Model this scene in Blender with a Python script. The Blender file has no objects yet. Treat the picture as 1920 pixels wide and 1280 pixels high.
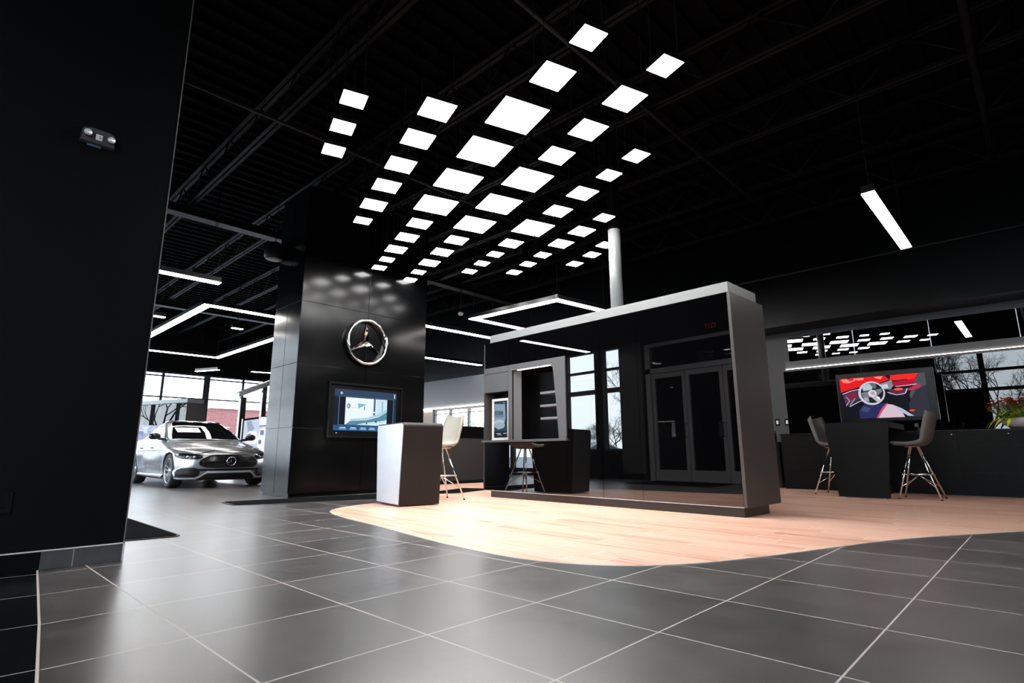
import bpy, bmesh, math, random
from mathutils import Vector, Matrix
S = bpy.context.scene
COL = S.collection
PI = math.pi
R = math.radians
# ---------------------------------------------------------------- camera, sky, exposure
F_PX, YAW, PIT, ROLL = 1033.43, -0.7620, 0.1995, -0.0034
T = 0.61                     # floor tile
EYE = 1.0807 * T
TX, TY = -1.8878 * T, 2.273 * T   # a grout crossing
cam = bpy.data.cameras.new('camera')
cam.sensor_width = 36.0
cam.lens = F_PX * 36.0 / 1920.0
cam.clip_start = 0.05
cam.clip_end = 300
camo = bpy.data.objects.new('camera', cam)
COL.objects.link(camo)
_f = Vector((math.sin(YAW) * math.cos(PIT), math.cos(YAW) * math.cos(PIT), math.sin(PIT)))
_r = Vector((math.cos(YAW), -math.sin(YAW), 0))
_u = _r.cross(_f)
_r2 = _r * math.cos(ROLL) + _u * math.sin(ROLL)
_u2 = -_r * math.sin(ROLL) + _u * math.cos(ROLL)
_m = Matrix((_r2, _u2, -_f)).transposed().to_4x4()
_m.translation = Vector((0, 0, EYE))
camo.matrix_world = _m
S.camera = camo
w = bpy.data.worlds.new('overcast_sky')
S.world = w
w.use_nodes = True
nt = w.node_tree
bg = nt.nodes['Background']
tc = nt.nodes.new('ShaderNodeTexCoord')
sx = nt.nodes.new('ShaderNodeSeparateXYZ')
rp = nt.nodes.new('ShaderNodeValToRGB')
nz = nt.nodes.new('ShaderNodeTexNoise')
nz.inputs['Scale'].default_value = 2.5
nz.inputs['Detail'].default_value = 5
mx = nt.nodes.new('ShaderNodeMix')
mx.data_type = 'RGBA'
mx.inputs[0].default_value = 0.25
nt.links.new(tc.outputs['Generated'], sx.inputs[0])
nt.links.new(tc.outputs['Generated'], nz.inputs['Vector'])
nt.links.new(sx.outputs['Z'], rp.inputs[0])
rp.color_ramp.elements[0].position = 0.0
rp.color_ramp.elements[0].color = (0.84, 0.92, 1, 1)
rp.color_ramp.elements[1].position = 0.6
rp.color_ramp.elements[1].color = (0.66, 0.80, 1, 1)
nt.links.new(rp.outputs[0], mx.inputs[6])
nt.links.new(nz.outputs['Fac'], mx.inputs[7])
nt.links.new(mx.outputs[2], bg.inputs['Color'])
bg.inputs['Strength'].default_value = 13.0
PANEL_E, BAR_E = 38.0, 28.0
S.view_settings.view_transform = 'Standard'
S.view_settings.look = 'None'
S.view_settings.exposure = 0.0
S.view_settings.gamma = 1.0
S.view_settings.use_curve_mapping = False

# ---------------------------------------------------------------- materials
MATS = {}
def mat(name, col=(0.5, 0.5, 0.5), rough=0.5, metal=0.0, emit=None, es=0.0, spec=0.5, ior=1.5, coat=0.0, coatr=0.05, var=0.0, vscale=8.0, bump=0.0, bscale=60.0):
    m = bpy.data.materials.new(name)
    m.use_nodes = True
    n = m.node_tree
    b = n.nodes['Principled BSDF']
    b.inputs['Base Color'].default_value = (*col, 1)
    b.inputs['Roughness'].default_value = rough
    b.inputs['Metallic'].default_value = metal
    b.inputs['Specular IOR Level'].default_value = spec
    b.inputs['IOR'].default_value = ior
    b.inputs['Coat Weight'].default_value = coat
    b.inputs['Coat Roughness'].default_value = coatr
    if emit:
        b.inputs['Emission Color'].default_value = (*emit, 1)
        b.inputs['Emission Strength'].default_value = es
    if var or bump:
        t = n.nodes.new('ShaderNodeTexCoord')
        z = n.nodes.new('ShaderNodeTexNoise')
        z.inputs['Scale'].default_value = vscale
        z.inputs['Detail'].default_value = 4
        n.links.new(t.outputs['Object'], z.inputs['Vector'])
        if var:
            r = n.nodes.new('ShaderNodeValToRGB')
            r.color_ramp.elements[0].position = 0.3
            r.color_ramp.elements[1].position = 0.7
            r.color_ramp.elements[0].color = (*[c * (1 - var) for c in col], 1)
            r.color_ramp.elements[1].color = (*[min(1, c * (1 + var)) for c in col], 1)
            n.links.new(z.outputs['Fac'], r.inputs[0])
            n.links.new(r.outputs[0], b.inputs['Base Color'])
        if bump:
            z2 = n.nodes.new('ShaderNodeTexNoise')
            z2.inputs['Scale'].default_value = bscale
            n.links.new(t.outputs['Object'], z2.inputs['Vector'])
            bp = n.nodes.new('ShaderNodeBump')
            bp.inputs['Strength'].default_value = bump
            bp.inputs['Distance'].default_value = 0.01
            n.links.new(z2.outputs['Fac'], bp.inputs['Height'])
            n.links.new(bp.outputs[0], b.inputs['Normal'])
    MATS[name] = m
    return m

def math_node(n, op, a, b=None):
    x = n.nodes.new('ShaderNodeMath')
    x.operation = op
    for i, v in enumerate((a, b)):
        if v is None:
            continue
        if isinstance(v, (int, float)):
            x.inputs[i].default_value = v
        else:
            n.links.new(v, x.inputs[i])
    return x.outputs[0]

def tile_material(name, base_a, base_b, grout, rough, halfw=0.0035, rot=0.0, ox=TX, oy=TY):
    m = bpy.data.materials.new(name)
    m.use_nodes = True
    n = m.node_tree
    b = n.nodes['Principled BSDF']
    g = n.nodes.new('ShaderNodeNewGeometry')
    mp = n.nodes.new('ShaderNodeMapping')
    mp.vector_type = 'TEXTURE'
    mp.inputs['Location'].default_value = (ox, oy, 0)
    mp.inputs['Rotation'].default_value = (0, 0, rot)
    n.links.new(g.outputs['Position'], mp.inputs['Vector'])
    s = n.nodes.new('ShaderNodeSeparateXYZ')
    n.links.new(mp.outputs[0], s.inputs[0])
    ds, ids = [], []
    for k in ('X', 'Y'):
        q = math_node(n, 'DIVIDE', s.outputs[k], T)
        fl = math_node(n, 'FLOOR', math_node(n, 'ADD', q, 0.0))
        ids.append(fl)
        fr = math_node(n, 'SUBTRACT', q, fl)
        ds.append(math_node(n, 'MINIMUM', fr, math_node(n, 'SUBTRACT', 1.0, fr)))
    d = math_node(n, 'MULTIPLY', math_node(n, 'MINIMUM', ds[0], ds[1]), T)
    isg = math_node(n, 'LESS_THAN', d, halfw)
    cmb = n.nodes.new('ShaderNodeCombineXYZ')
    n.links.new(ids[0], cmb.inputs[0])
    n.links.new(ids[1], cmb.inputs[1])
    wn = n.nodes.new('ShaderNodeTexWhiteNoise')
    wn.noise_dimensions = '2D'
    n.links.new(cmb.outputs[0], wn.inputs['Vector'])
    nz = n.nodes.new('ShaderNodeTexNoise')
    nz.inputs['Scale'].default_value = 3.0
    nz.inputs['Detail'].default_value = 9
    nz.inputs['Roughness'].default_value = 0.72
    n.links.new(g.outputs['Position'], nz.inputs['Vector'])
    f = math_node(n, 'ADD', math_node(n, 'MULTIPLY', nz.outputs['Fac'], 0.75), math_node(n, 'MULTIPLY', wn.outputs['Value'], 0.25))
    cr = n.nodes.new('ShaderNodeValToRGB')
    cr.color_ramp.elements[0].position = 0.3
    cr.color_ramp.elements[1].position = 0.7
    cr.color_ramp.elements[0].color = (*base_a, 1)
    cr.color_ramp.elements[1].color = (*base_b, 1)
    n.links.new(f, cr.inputs[0])
    mix = n.nodes.new('ShaderNodeMix')
    mix.data_type = 'RGBA'
    n.links.new(isg, mix.inputs[0])
    n.links.new(cr.outputs[0], mix.inputs[6])
    mix.inputs[7].default_value = (*grout, 1)
    n.links.new(mix.outputs[2], b.inputs['Base Color'])
    rg = n.nodes.new('ShaderNodeMapRange')
    rg.inputs['To Min'].default_value = rough - 0.05
    rg.inputs['To Max'].default_value = rough + 0.07
    n.links.new(nz.outputs['Fac'], rg.inputs['Value'])
    rr = math_node(n, 'ADD', rg.outputs[0], math_node(n, 'MULTIPLY', isg, 0.35))
    n.links.new(rr, b.inputs['Roughness'])
    b.inputs['Specular IOR Level'].default_value = 0.7
    n2 = n.nodes.new('ShaderNodeTexNoise')
    n2.inputs['Scale'].default_value = 20
    n2.inputs['Detail'].default_value = 6
    n.links.new(g.outputs['Position'], n2.inputs['Vector'])
    hh = math_node(n, 'SUBTRACT', math_node(n, 'MULTIPLY', n2.outputs['Fac'], 0.15), isg)
    bp = n.nodes.new('ShaderNodeBump')
    bp.inputs['Strength'].default_value = 0.18
    bp.inputs['Distance'].default_value = 0.003
    n.links.new(hh, bp.inputs['Height'])
    n.links.new(bp.outputs[0], b.inputs['Normal'])
    return m

def wood_material():
    m = bpy.data.materials.new('wood_plank_tile')
    m.use_nodes = True
    n = m.node_tree
    b = n.nodes['Principled BSDF']
    g = n.nodes.new('ShaderNodeNewGeometry')
    mp = n.nodes.new('ShaderNodeMapping')
    mp.inputs['Rotation'].default_value = (0, 0, R(2.9))
    n.links.new(g.outputs['Position'], mp.inputs['Vector'])
    s = n.nodes.new('ShaderNodeSeparateXYZ')
    n.links.new(mp.outputs[0], s.inputs[0])
    PW, PL = 0.152, 1.22
    row = math_node(n, 'FLOOR', math_node(n, 'DIVIDE', s.outputs['Y'], PW))
    wn = n.nodes.new('ShaderNodeTexWhiteNoise')
    wn.noise_dimensions = '1D'
    n.links.new(row, wn.inputs['W'])
    xs = math_node(n, 'ADD', s.outputs['X'], math_node(n, 'MULTIPLY', wn.outputs['Value'], PL))
    q = math_node(n, 'DIVIDE', xs, PL)
    colm = math_node(n, 'FLOOR', q)
    fx = math_node(n, 'SUBTRACT', q, colm)
    qy = math_node(n, 'DIVIDE', s.outputs['Y'], PW)
    fy = math_node(n, 'SUBTRACT', qy, row)
    dx = math_node(n, 'MULTIPLY', math_node(n, 'MINIMUM', fx, math_node(n, 'SUBTRACT', 1.0, fx)), PL)
    dy = math_node(n, 'MULTIPLY', math_node(n, 'MINIMUM', fy, math_node(n, 'SUBTRACT', 1.0, fy)), PW)
    isg = math_node(n, 'MAXIMUM', math_node(n, 'LESS_THAN', dx, 0.004), math_node(n, 'MULTIPLY', math_node(n, 'LESS_THAN', dy, 0.0012), 0.7))
    cmb = n.nodes.new('ShaderNodeCombineXYZ')
    n.links.new(row, cmb.inputs[0])
    n.links.new(colm, cmb.inputs[1])
    w2 = n.nodes.new('ShaderNodeTexWhiteNoise')
    w2.noise_dimensions = '2D'
    n.links.new(cmb.outputs[0], w2.inputs['Vector'])
    c3 = n.nodes.new('ShaderNodeCombineXYZ')
    n.links.new(math_node(n, 'MULTIPLY', xs, 1.3), c3.inputs[0])
    n.links.new(math_node(n, 'MULTIPLY', s.outputs['Y'], 26.0), c3.inputs[1])
    n.links.new(math_node(n, 'MULTIPLY', w2.outputs['Value'], 9.0), c3.inputs[2])
    nz = n.nodes.new('ShaderNodeTexNoise')
    nz.inputs['Scale'].default_value = 1.0
    nz.inputs['Detail'].default_value = 6
    nz.inputs['Roughness'].default_value = 0.6
    n.links.new(c3.outputs[0], nz.inputs['Vector'])
    f = math_node(n, 'ADD', math_node(n, 'MULTIPLY', nz.outputs['Fac'], 0.8), math_node(n, 'MULTIPLY', w2.outputs['Value'], 0.2))
    cr = n.nodes.new('ShaderNodeValToRGB')
    e = cr.color_ramp.elements
    e[0].position = 0.30
    e[0].color = (0.44, 0.17, 0.10, 1)
    e[1].position = 0.72
    e[1].color = (0.90, 0.585, 0.46, 1)
    x = e.new(0.44)
    x.color = (0.78, 0.425, 0.305, 1)
    n.links.new(f, cr.inputs[0])
    mix = n.nodes.new('ShaderNodeMix')
    mix.data_type = 'RGBA'
    n.links.new(isg, mix.inputs[0])
    n.links.new(cr.outputs[0], mix.inputs[6])
    mix.inputs[7].default_value = (0.88, 0.74, 0.64, 1)
    n.links.new(mix.outputs[2], b.inputs['Base Color'])
    b.inputs['Roughness'].default_value = 0.42
    return m

def glass_material():
    m = bpy.data.materials.new('clear_glass')
    m.use_nodes = True
    n = m.node_tree
    n.nodes.remove(n.nodes['Principled BSDF'])
    o = n.nodes['Material Output']
    t = n.nodes.new('ShaderNodeBsdfTransparent')
    t.inputs[0].default_value = (0.93, 0.95, 0.95, 1)
    gl = n.nodes.new('ShaderNodeBsdfGlossy')
    gl.inputs['Roughness'].default_value = 0.0
    ge = n.nodes.new('ShaderNodeNewGeometry')
    dt_ = n.nodes.new('ShaderNodeVectorMath')
    dt_.operation = 'DOT_PRODUCT'
    n.links.new(ge.outputs['Normal'], dt_.inputs[0])
    n.links.new(ge.outputs['Incoming'], dt_.inputs[1])
    fc = math_node(n, 'SUBTRACT', 1.0, math_node(n, 'ABSOLUTE', dt_.outputs['Value']))
    frs = math_node(n, 'ADD', 0.03, math_node(n, 'MULTIPLY', math_node(n, 'POWER', fc, 5.0), 0.9))
    mx = n.nodes.new('ShaderNodeMixShader')
    n.links.new(frs, mx.inputs[0])
    n.links.new(t.outputs[0], mx.inputs[1])
    n.links.new(gl.outputs[0], mx.inputs[2])
    n.links.new(mx.outputs[0], o.inputs[0])
    MATS['glass'] = m
    return m

def brick_material():
    m = bpy.data.materials.new('red_brick')
    m.use_nodes = True
    n = m.node_tree
    b = n.nodes['Principled BSDF']
    t = n.nodes.new('ShaderNodeTexCoord')
    sp_ = n.nodes.new('ShaderNodeSeparateXYZ')
    mp = n.nodes.new('ShaderNodeCombineXYZ')
    n.links.new(t.outputs['Object'], sp_.inputs[0])
    n.links.new(math_node(n, 'ADD', sp_.outputs['X'], sp_.outputs['Y']), mp.inputs['X'])
    n.links.new(sp_.outputs['Z'], mp.inputs['Y'])
    br = n.nodes.new('ShaderNodeTexBrick')
    br.inputs['Color1'].default_value = (0.17, 0.045, 0.04, 1)
    br.inputs['Color2'].default_value = (0.10, 0.028, 0.026, 1)
    br.inputs['Mortar'].default_value = (0.15, 0.10, 0.095, 1)
    br.inputs['Scale'].default_value = 4.0
    br.inputs['Mortar Size'].default_value = 0.02
    n.links.new(mp.outputs[0], br.inputs['Vector'])
    n.links.new(br.outputs['Color'], b.inputs['Base Color'])
    b.inputs['Roughness'].default_value = 0.9
    return m

M_TILE = tile_material('grey_floor_tile', (0.045, 0.040, 0.038), (0.102, 0.093, 0.089), (0.48, 0.42, 0.38), 0.30)
M_BTILE = tile_material('black_polished_tile', (0.002, 0.002, 0.0025), (0.004, 0.004, 0.0045), (0.30, 0.28, 0.27), 0.22, rot=R(-6.2), ox=TX - 3 * T, oy=0.411)
M_WOOD = wood_material()
M_GLASS = glass_material()
M_BRICK = brick_material()
M_BLACKWALL = mat('black_satin_paint', (0.002, 0.0021, 0.0025), 0.5, spec=0.14, bump=0.04, bscale=220)
M_GREYWALL = mat('charcoal_paint', (0.034, 0.035, 0.037), 0.5, bump=0.04, bscale=220)
M_CEIL = mat('black_ceiling_paint', (0.0016, 0.0016, 0.0018), 0.8, spec=0.04)
M_UPPER = mat('soft_black_paint', (0.0020, 0.0021, 0.0024), 0.30, spec=0.13)
M_STEEL = mat('black_painted_steel', (0.0042, 0.0042, 0.0046), 0.5, spec=0.1)
M_PIPE = mat('dark_pipe_paint', (0.008, 0.008, 0.009), 0.4, spec=0.2)
M_CLAD = mat('black_metal_cladding', (0.0024, 0.0026, 0.003), 0.17, spec=0.2)
M_BGLASS = mat('black_mirror_glass', (0.0012, 0.0012, 0.0015), 0.0, spec=0.5, ior=1.95)
M_BGLASS3 = mat('dark_smoked_glass', (0.0012, 0.0012, 0.0015), 0.0, spec=0.5, ior=1.42)
M_BGLASS4 = mat('black_back_painted_glass', (0.0012, 0.0012, 0.0015), 0.0, spec=0.5, ior=1.58)
M_BGLASS2 = mat('smoked_mirror', (0.16, 0.16, 0.165), 0.0, metal=1.0)
M_KGREY = mat('grey_laminate', (0.075, 0.077, 0.082), 0.5, var=0.06, vscale=50)
M_KEND = mat('anthracite_laminate', (0.060, 0.055, 0.053), 0.42, bump=0.05, bscale=300)
M_KBLACK = mat('black_laminate', (0.002, 0.002, 0.0022), 0.4, spec=0.2)
M_NICHE = mat('niche_lining', (0.002, 0.002, 0.0022), 0.5, spec=0.1)
M_PLINTH = mat('plinth_brown_black', (0.022, 0.018, 0.016), 0.35)
M_SILVER = mat('brushed_silver', (0.21, 0.223, 0.223), 0.42, metal=0.15)
M_ALU = mat('satin_aluminium', (0.72, 0.74, 0.78), 0.40, metal=0.45, var=0.03, vscale=4)
M_CHROME = mat('chrome', (0.86, 0.85, 0.84), 0.05, metal=1.0)
M_WHITEF = mat('white_frame_paint', (0.62, 0.60, 0.585), 0.5)
M_WPOLE = mat('pale_grey_pole_paint', (0.22, 0.23, 0.23), 0.3)
M_LEATHW = mat('cream_leather', (0.37, 0.355, 0.30), 0.5, var=0.04, vscale=30)
M_FABG = mat('taupe_grey_upholstery', (0.115, 0.103, 0.094), 0.75, bump=0.3, bscale=500)
M_MAT = mat('black_carpet_mat', (0.009, 0.0095, 0.0105), 1.0, spec=0.02, var=0.7, vscale=220, bump=0.8, bscale=400)
M_MATB = mat('black_rubber_border', (0.010, 0.010, 0.011), 0.6)
M_DESK = mat('black_desk_laminate', (0.014, 0.0125, 0.012), 0.42, spec=0.25, bump=0.1, bscale=300)
M_TABLE = mat('matt_black_table', (0.0028, 0.0028, 0.003), 0.45, spec=0.15, bump=0.1, bscale=200)
M_CAB = mat('black_oak_cabinet', (0.0028, 0.0027, 0.0027), 0.5, spec=0.12, bump=0.15, bscale=90)
M_LED = mat('led_panel_diffuser', (1, 1, 1), 0.5, emit=(1, 0.99, 0.975), es=PANEL_E)
M_BAR = mat('linear_light_diffuser', (1, 1, 1), 0.5, emit=(1, 0.95, 0.91), es=BAR_E)
M_COVE = mat('warm_led_strip', (1, 1, 1), 0.5, emit=(1, 0.90, 0.82), es=22.0)
M_COVEW = mat('warm_niche_led', (1, 1, 1), 0.5, emit=(1, 0.78, 0.60), es=7.0)
M_RUBBER = mat('tyre_rubber', (0.012, 0.012, 0.013), 0.7)
M_PAINT = mat('silver_car_paint', (0.34, 0.348, 0.357), 0.24, metal=0.68, coat=0.45, coatr=0.02)
M_CARGL = mat('dark_car_glass', (0.004, 0.004, 0.005), 0.02, spec=0.7)
M_CARBL = mat('gloss_black_trim', (0.006, 0.006, 0.007), 0.2)
M_CARLAMP = mat('headlamp_lens', (0.012, 0.013, 0.015), 0.08, spec=0.3)
M_PAPER = mat('white_paper', (0.9, 0.9, 0.9), 0.6)
M_ALLOY = mat('grey_alloy', (0.42, 0.43, 0.45), 0.25, metal=0.9)
M_BARK = mat('dark_bark', (0.020, 0.018, 0.017), 0.9)
M_ASPH = mat('pale_concrete', (0.34, 0.35, 0.37), 0.9, var=0.2, vscale=3)
M_LEAF = mat('yellow_green_leaf', (0.42, 0.45, 0.03), 0.45, var=0.45, vscale=14)
M_LEAF2 = mat('green_leaf', (0.10, 0.22, 0.03), 0.5, var=0.3, vscale=14)
M_FLOWER = mat('orange_red_petals', (0.55, 0.09, 0.03), 0.6, var=0.5, vscale=60)
M_BOWL = mat('grey_stone_bowl', (0.40, 0.37, 0.36), 0.55, var=0.06, vscale=20)
M_BEIGE = mat('beige_paint', (0.42, 0.34, 0.29), 0.6)
M_PLATE = mat('white_switch_plastic', (0.75, 0.75, 0.73), 0.4)
M_EXIT = mat('red_exit_letters', (0.3, 0.02, 0.02), 0.5, emit=(1, 0.06, 0.04), es=0.09)
M_OAK = mat('oak_skirting', (0.42, 0.26, 0.12), 0.45, var=0.2, vscale=25)
M_DOORFR = mat('dark_bronze_frame', (0.20, 0.20, 0.21), 0.4)
M_MULL = mat('dark_anodised_mullion', (0.030, 0.034, 0.042), 0.4)

_EM = {}
def emis(col, s=1.0):
    k = (tuple(round(c, 3) for c in col), s)
    if k not in _EM:
        m = bpy.data.materials.new('glow_colour')
        m.use_nodes = True
        b = m.node_tree.nodes['Principled BSDF']
        b.inputs['Base Color'].default_value = (0.004, 0.004, 0.004, 1)
        b.inputs['Roughness'].default_value = 0.15
        b.inputs['Specular IOR Level'].default_value = 0.12
        b.inputs['Emission Color'].default_value = (*col, 1)
        b.inputs['Emission Strength'].default_value = s
        _EM[k] = m
    return _EM[k]

# ---------------------------------------------------------------- mesh helpers
class MB:
    def __init__(s):
        s.v, s.f, s.mi, s.sm = [], [], [], []
        s.mats = []
    def slot(s, m):
        if m is None:
            return 0
        if m not in s.mats:
            s.mats.append(m)
        return s.mats.index(m)
    def add(s, vs, fs, m=None, smooth=False):
        o = len(s.v)
        s.v += [tuple(p) for p in vs]
        k = s.slot(m)
        for f in fs:
            s.f.append([o + i for i in f])
            s.mi.append(k)
            s.sm.append(smooth)
        return s
    def box(s, x0, x1, y0, y1, z0, z1, m=None, M=None, bev=0.0):
        x0, x1 = min(x0, x1), max(x0, x1)
        y0, y1 = min(y0, y1), max(y0, y1)
        z0, z1 = min(z0, z1), max(z0, z1)
        if bev > 0:
            bm = bmesh.new()
            bmesh.ops.create_cube(bm, size=1)
            for v in bm.verts:
                v.co = Vector(((x0 + x1) / 2 + v.co.x * (x1 - x0), (y0 + y1) / 2 + v.co.y * (y1 - y0), (z0 + z1) / 2 + v.co.z * (z1 - z0)))
            bmesh.ops.bevel(bm, geom=bm.edges[:], offset=bev, segments=2, profile=0.5, affect='EDGES')
            bm.verts.index_update()
            vs = [v.co.copy() for v in bm.verts]
            fs = [[v.index for v in f.verts] for f in bm.faces]
            bm.free()
        else:
            vs = [Vector((x, y, z)) for z in (z0, z1) for y in (y0, y1) for x in (x0, x1)]
            fs = [(0, 2, 3, 1), (4, 5, 7, 6), (0, 1, 5, 4), (2, 6, 7, 3), (0, 4, 6, 2), (1, 3, 7, 5)]
        if M is not None:
            vs = [M @ p for p in vs]
        return s.add(vs, fs, m)
    def tube(s, pts, r, seg=8, m=None, r2=None, cap=True):
        pts = [Vector(p) for p in pts]
        n = len(pts)
        rings = []
        prev = None
        for i, p in enumerate(pts):
            d = (pts[min(i + 1, n - 1)] - pts[max(i - 1, 0)]).normalized()
            a = prev if prev is not None else (Vector((0, 0, 1)) if abs(d.z) < 0.9 else Vector((1, 0, 0)))
            x = a - d * a.dot(d)
            if x.length < 1e-5:
                x = d.orthogonal()
            x.normalize()
            prev = x
            y = d.cross(x)
            rr = r if r2 is None else r + (r2 - r) * i / (n - 1)
            rings.append([p + (x * math.cos(2 * PI * k / seg) + y * math.sin(2 * PI * k / seg)) * rr for k in range(seg)])
        vs = [q for g in rings for q in g]
        fs = [(i * seg + k, i * seg + (k + 1) % seg, (i + 1) * seg + (k + 1) % seg, (i + 1) * seg + k) for i in range(n - 1) for k in range(seg)]
        if cap:
            fs += [tuple(range(seg))[::-1], tuple(range((n - 1) * seg, n * seg))]
        return s.add(vs, fs, m, True)
    def lathe(s, prof, seg=32, M=None, m=None, closed=False):
        n = len(prof)
        vs = [Vector((r * math.cos(2 * PI * k / seg), r * math.sin(2 * PI * k / seg), z)) for r, z in prof for k in range(seg)]
        rng = n if closed else n - 1
        fs = [(i * seg + k, i * seg + (k + 1) % seg, ((i + 1) % n) * seg + (k + 1) % seg, ((i + 1) % n) * seg + k) for i in range(rng) for k in range(seg)]
        if M is not None:
            vs = [M @ p for p in vs]
        return s.add(vs, fs, m, True)
    def prism(s, poly, fn0, fn1, m=None, caps=True, mcap=None, smooth=False):
        n = len(poly)
        vs = [Vector(fn0(*p)) for p in poly] + [Vector(fn1(*p)) for p in poly]
        s.add(vs, [(i, (i + 1) % n, n + (i + 1) % n, n + i) for i in range(n)], m, smooth)
        if caps:
            s.add(vs[:n], [tuple(range(n))[::-1]], mcap or m)
            s.add(vs[n:], [tuple(range(n))], mcap or m)
        return s
    def grid(s, rows, m=None, smooth=True, thick=0.0):
        nr, nc = len(rows), len(rows[0])
        vs = [p for r in rows for p in r]
        fs = [(i * nc + j, i * nc + j + 1, (i + 1) * nc + j + 1, (i + 1) * nc + j) for i in range(nr - 1) for j in range(nc - 1)]
        return s.add(vs, fs, m, smooth)
    def mesh(s, name, m=None):
        me = bpy.data.meshes.new(name)
        me.from_pydata(s.v, [], s.f)
        ms = s.mats if s.mats else [m]
        for k in ms:
            me.materials.append(k)
        for i, p in enumerate(me.polygons):
            p.material_index = s.mi[i] if s.mats else 0
            p.use_smooth = s.sm[i]
        bm = bmesh.new()
        bm.from_mesh(me)
        bmesh.ops.recalc_face_normals(bm, faces=bm.faces)
        bm.to_mesh(me)
        bm.free()
        me.update()
        return me
    def build(s, name, m=None, parent=None):
        o = bpy.data.objects.new(name, s.mesh(name, m))
        COL.objects.link(o)
        if parent is not None:
            o.parent = parent
        return o

def setp(o, label=None, cat=None, group=None, kind=None):
    for k, v in (('label', label), ('category', cat), ('group', group), ('kind', kind)):
        if v:
            o[k] = v
    return o
def thing(name, label, cat, loc=(0, 0, 0), rz=0.0, group=None, kind=None):
    o = bpy.data.objects.new(name, None)
    COL.objects.link(o)
    o.empty_display_size = 0.1
    o.location = loc
    o.rotation_euler = (0, 0, rz)
    return setp(o, label, cat, group, kind)
def struct(name, mb, m=None, parent=None):
    o = mb.build(name, m, parent)
    if parent is None:
        o['kind'] = 'structure'
    return o
def kids(o):
    return [c for c in bpy.data.objects if c.parent == o]
def dup(o, loc, rz, label=None, group=None):
    def rec(q, par):
        c = q.copy()
        COL.objects.link(c)
        if par is not None:
            c.parent = par
        for ch in kids(q):
            rec(ch, c)
        return c
    ks = rec(o, None)
    ks.location = loc
    ks.rotation_euler = (0, 0, rz)
    if label:
        ks['label'] = label
    if group:
        ks['group'] = group
    return ks
def catmull(pts, k=6, closed=False):
    out = []
    n = len(pts)
    for i in range(n if closed else n - 1):
        g = lambda j: Vector(pts[j % n]) if closed else Vector(pts[max(0, min(n - 1, j))])
        p0, p1, p2, p3 = g(i - 1), g(i), g(i + 1), g(i + 2)
        for t in range(k):
            u = t / k
            out.append(0.5 * ((2 * p1) + (p2 - p0) * u + (2 * p0 - 5 * p1 + 4 * p2 - p3) * u * u + (3 * p1 - p0 - 3 * p2 + p3) * u ** 3))
    if not closed:
        out.append(Vector(pts[-1]))
    return out
def fill_poly(pts2, z0, z1, m=None):
    bm = bmesh.new()
    vs = [bm.verts.new((p[0], p[1], z1)) for p in pts2]
    f = bm.faces.new(vs)
    f.normal_update()
    bmesh.ops.triangulate(bm, faces=[f])
    bm.verts.index_update()
    mb = MB()
    mb.add([v.co.copy() for v in bm.verts], [[v.index for v in q.verts] for q in bm.faces], m)
    bm.free()
    n = len(pts2)
    mb.add([(p[0], p[1], z0) for p in pts2] + [(p[0], p[1], z1) for p in pts2], [(i, (i + 1) % n, n + (i + 1) % n, n + i) for i in range(n)], m)
    return mb

# ================================================================= THE SHELL
XW, XE, YB, YR, HC = -24.0, 5.0, -3.2, 11.6, 5.8
struct('floor', MB().box(XW - 0.3, XE + 0.3, YB - 0.3, YR + 0.3, -0.2, 0.0), M_TILE)
# wood-look floor with its curved front edge
ARC = [(-10.3, 8.6), (-9.6, 7.5), (-8.7, 6.62), (-7.9, 6.0), (-7.2, 5.2), (-6.78, 4.5), (-6.5, 3.78), (-6.13, 3.36), (-5.45, 3.15), (-4.723, 3.03), (-3.999, 2.887), (-3.223, 2.753), (-2.644, 2.713), (-2.256, 2.782), (-1.971, 2.933), (-1.746, 3.162), (-1.562, 3.489), (-1.392, 3.916), (-1.214, 4.44), (-1.009, 5.042), (-0.754, 5.601), (-0.463, 6.104), (-0.2, 6.52), (0.4, 7.3), (1.3, 8.1), (2.6, 8.8), (4.9, 9.3)]
arc = catmull([Vector((a, b, 0)) for a, b in ARC], 6)
wood_poly = [(p.x, p.y) for p in arc] + [(4.9, 11.55), (-10.3, 11.55)]
struct('floor', fill_poly(wood_poly, -0.001, 0.003), M_WOOD)
tr = MB()
rows = []
for i, p in enumerate(arc):
    d = (arc[min(i + 1, len(arc) - 1)] - arc[max(i - 1, 0)]).normalized()
    nn = Vector((d.y, -d.x, 0))
    rows.append([p + nn * 0.008 + Vector((0, 0, 0)), p + nn * 0.007 + Vector((0, 0, 0.004)), p - nn * 0.001 + Vector((0, 0, 0.004)), p - nn * 0.002])
tr.grid(rows, None, False)
struct('trim_1', tr, mat('pale_edge_trim', (0.62, 0.55, 0.50), 0.4))
# black polished tile in the near left corner
bp = [(-4.35, 0.552), (-2.993, 0.412), (-2.252, 0.325), (-1.2, 0.21), (-1.2, -3.2), (-4.35, -3.2)]
struct('floor', fill_poly(bp, -0.001, 0.0025), M_BTILE)
e1 = MB()
pts = [Vector((x, y, 0)) for x, y in bp[:4]]
e1.grid([[p + Vector((0.0005, 0.005, 0.0)), p + Vector((0, 0.005, 0.0035)), p + Vector((0, -0.004, 0.0035))] for p in pts], None, False)
struct('trim_2', e1, mat('pale_grout', (0.55, 0.47, 0.43), 0.6))
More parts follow.
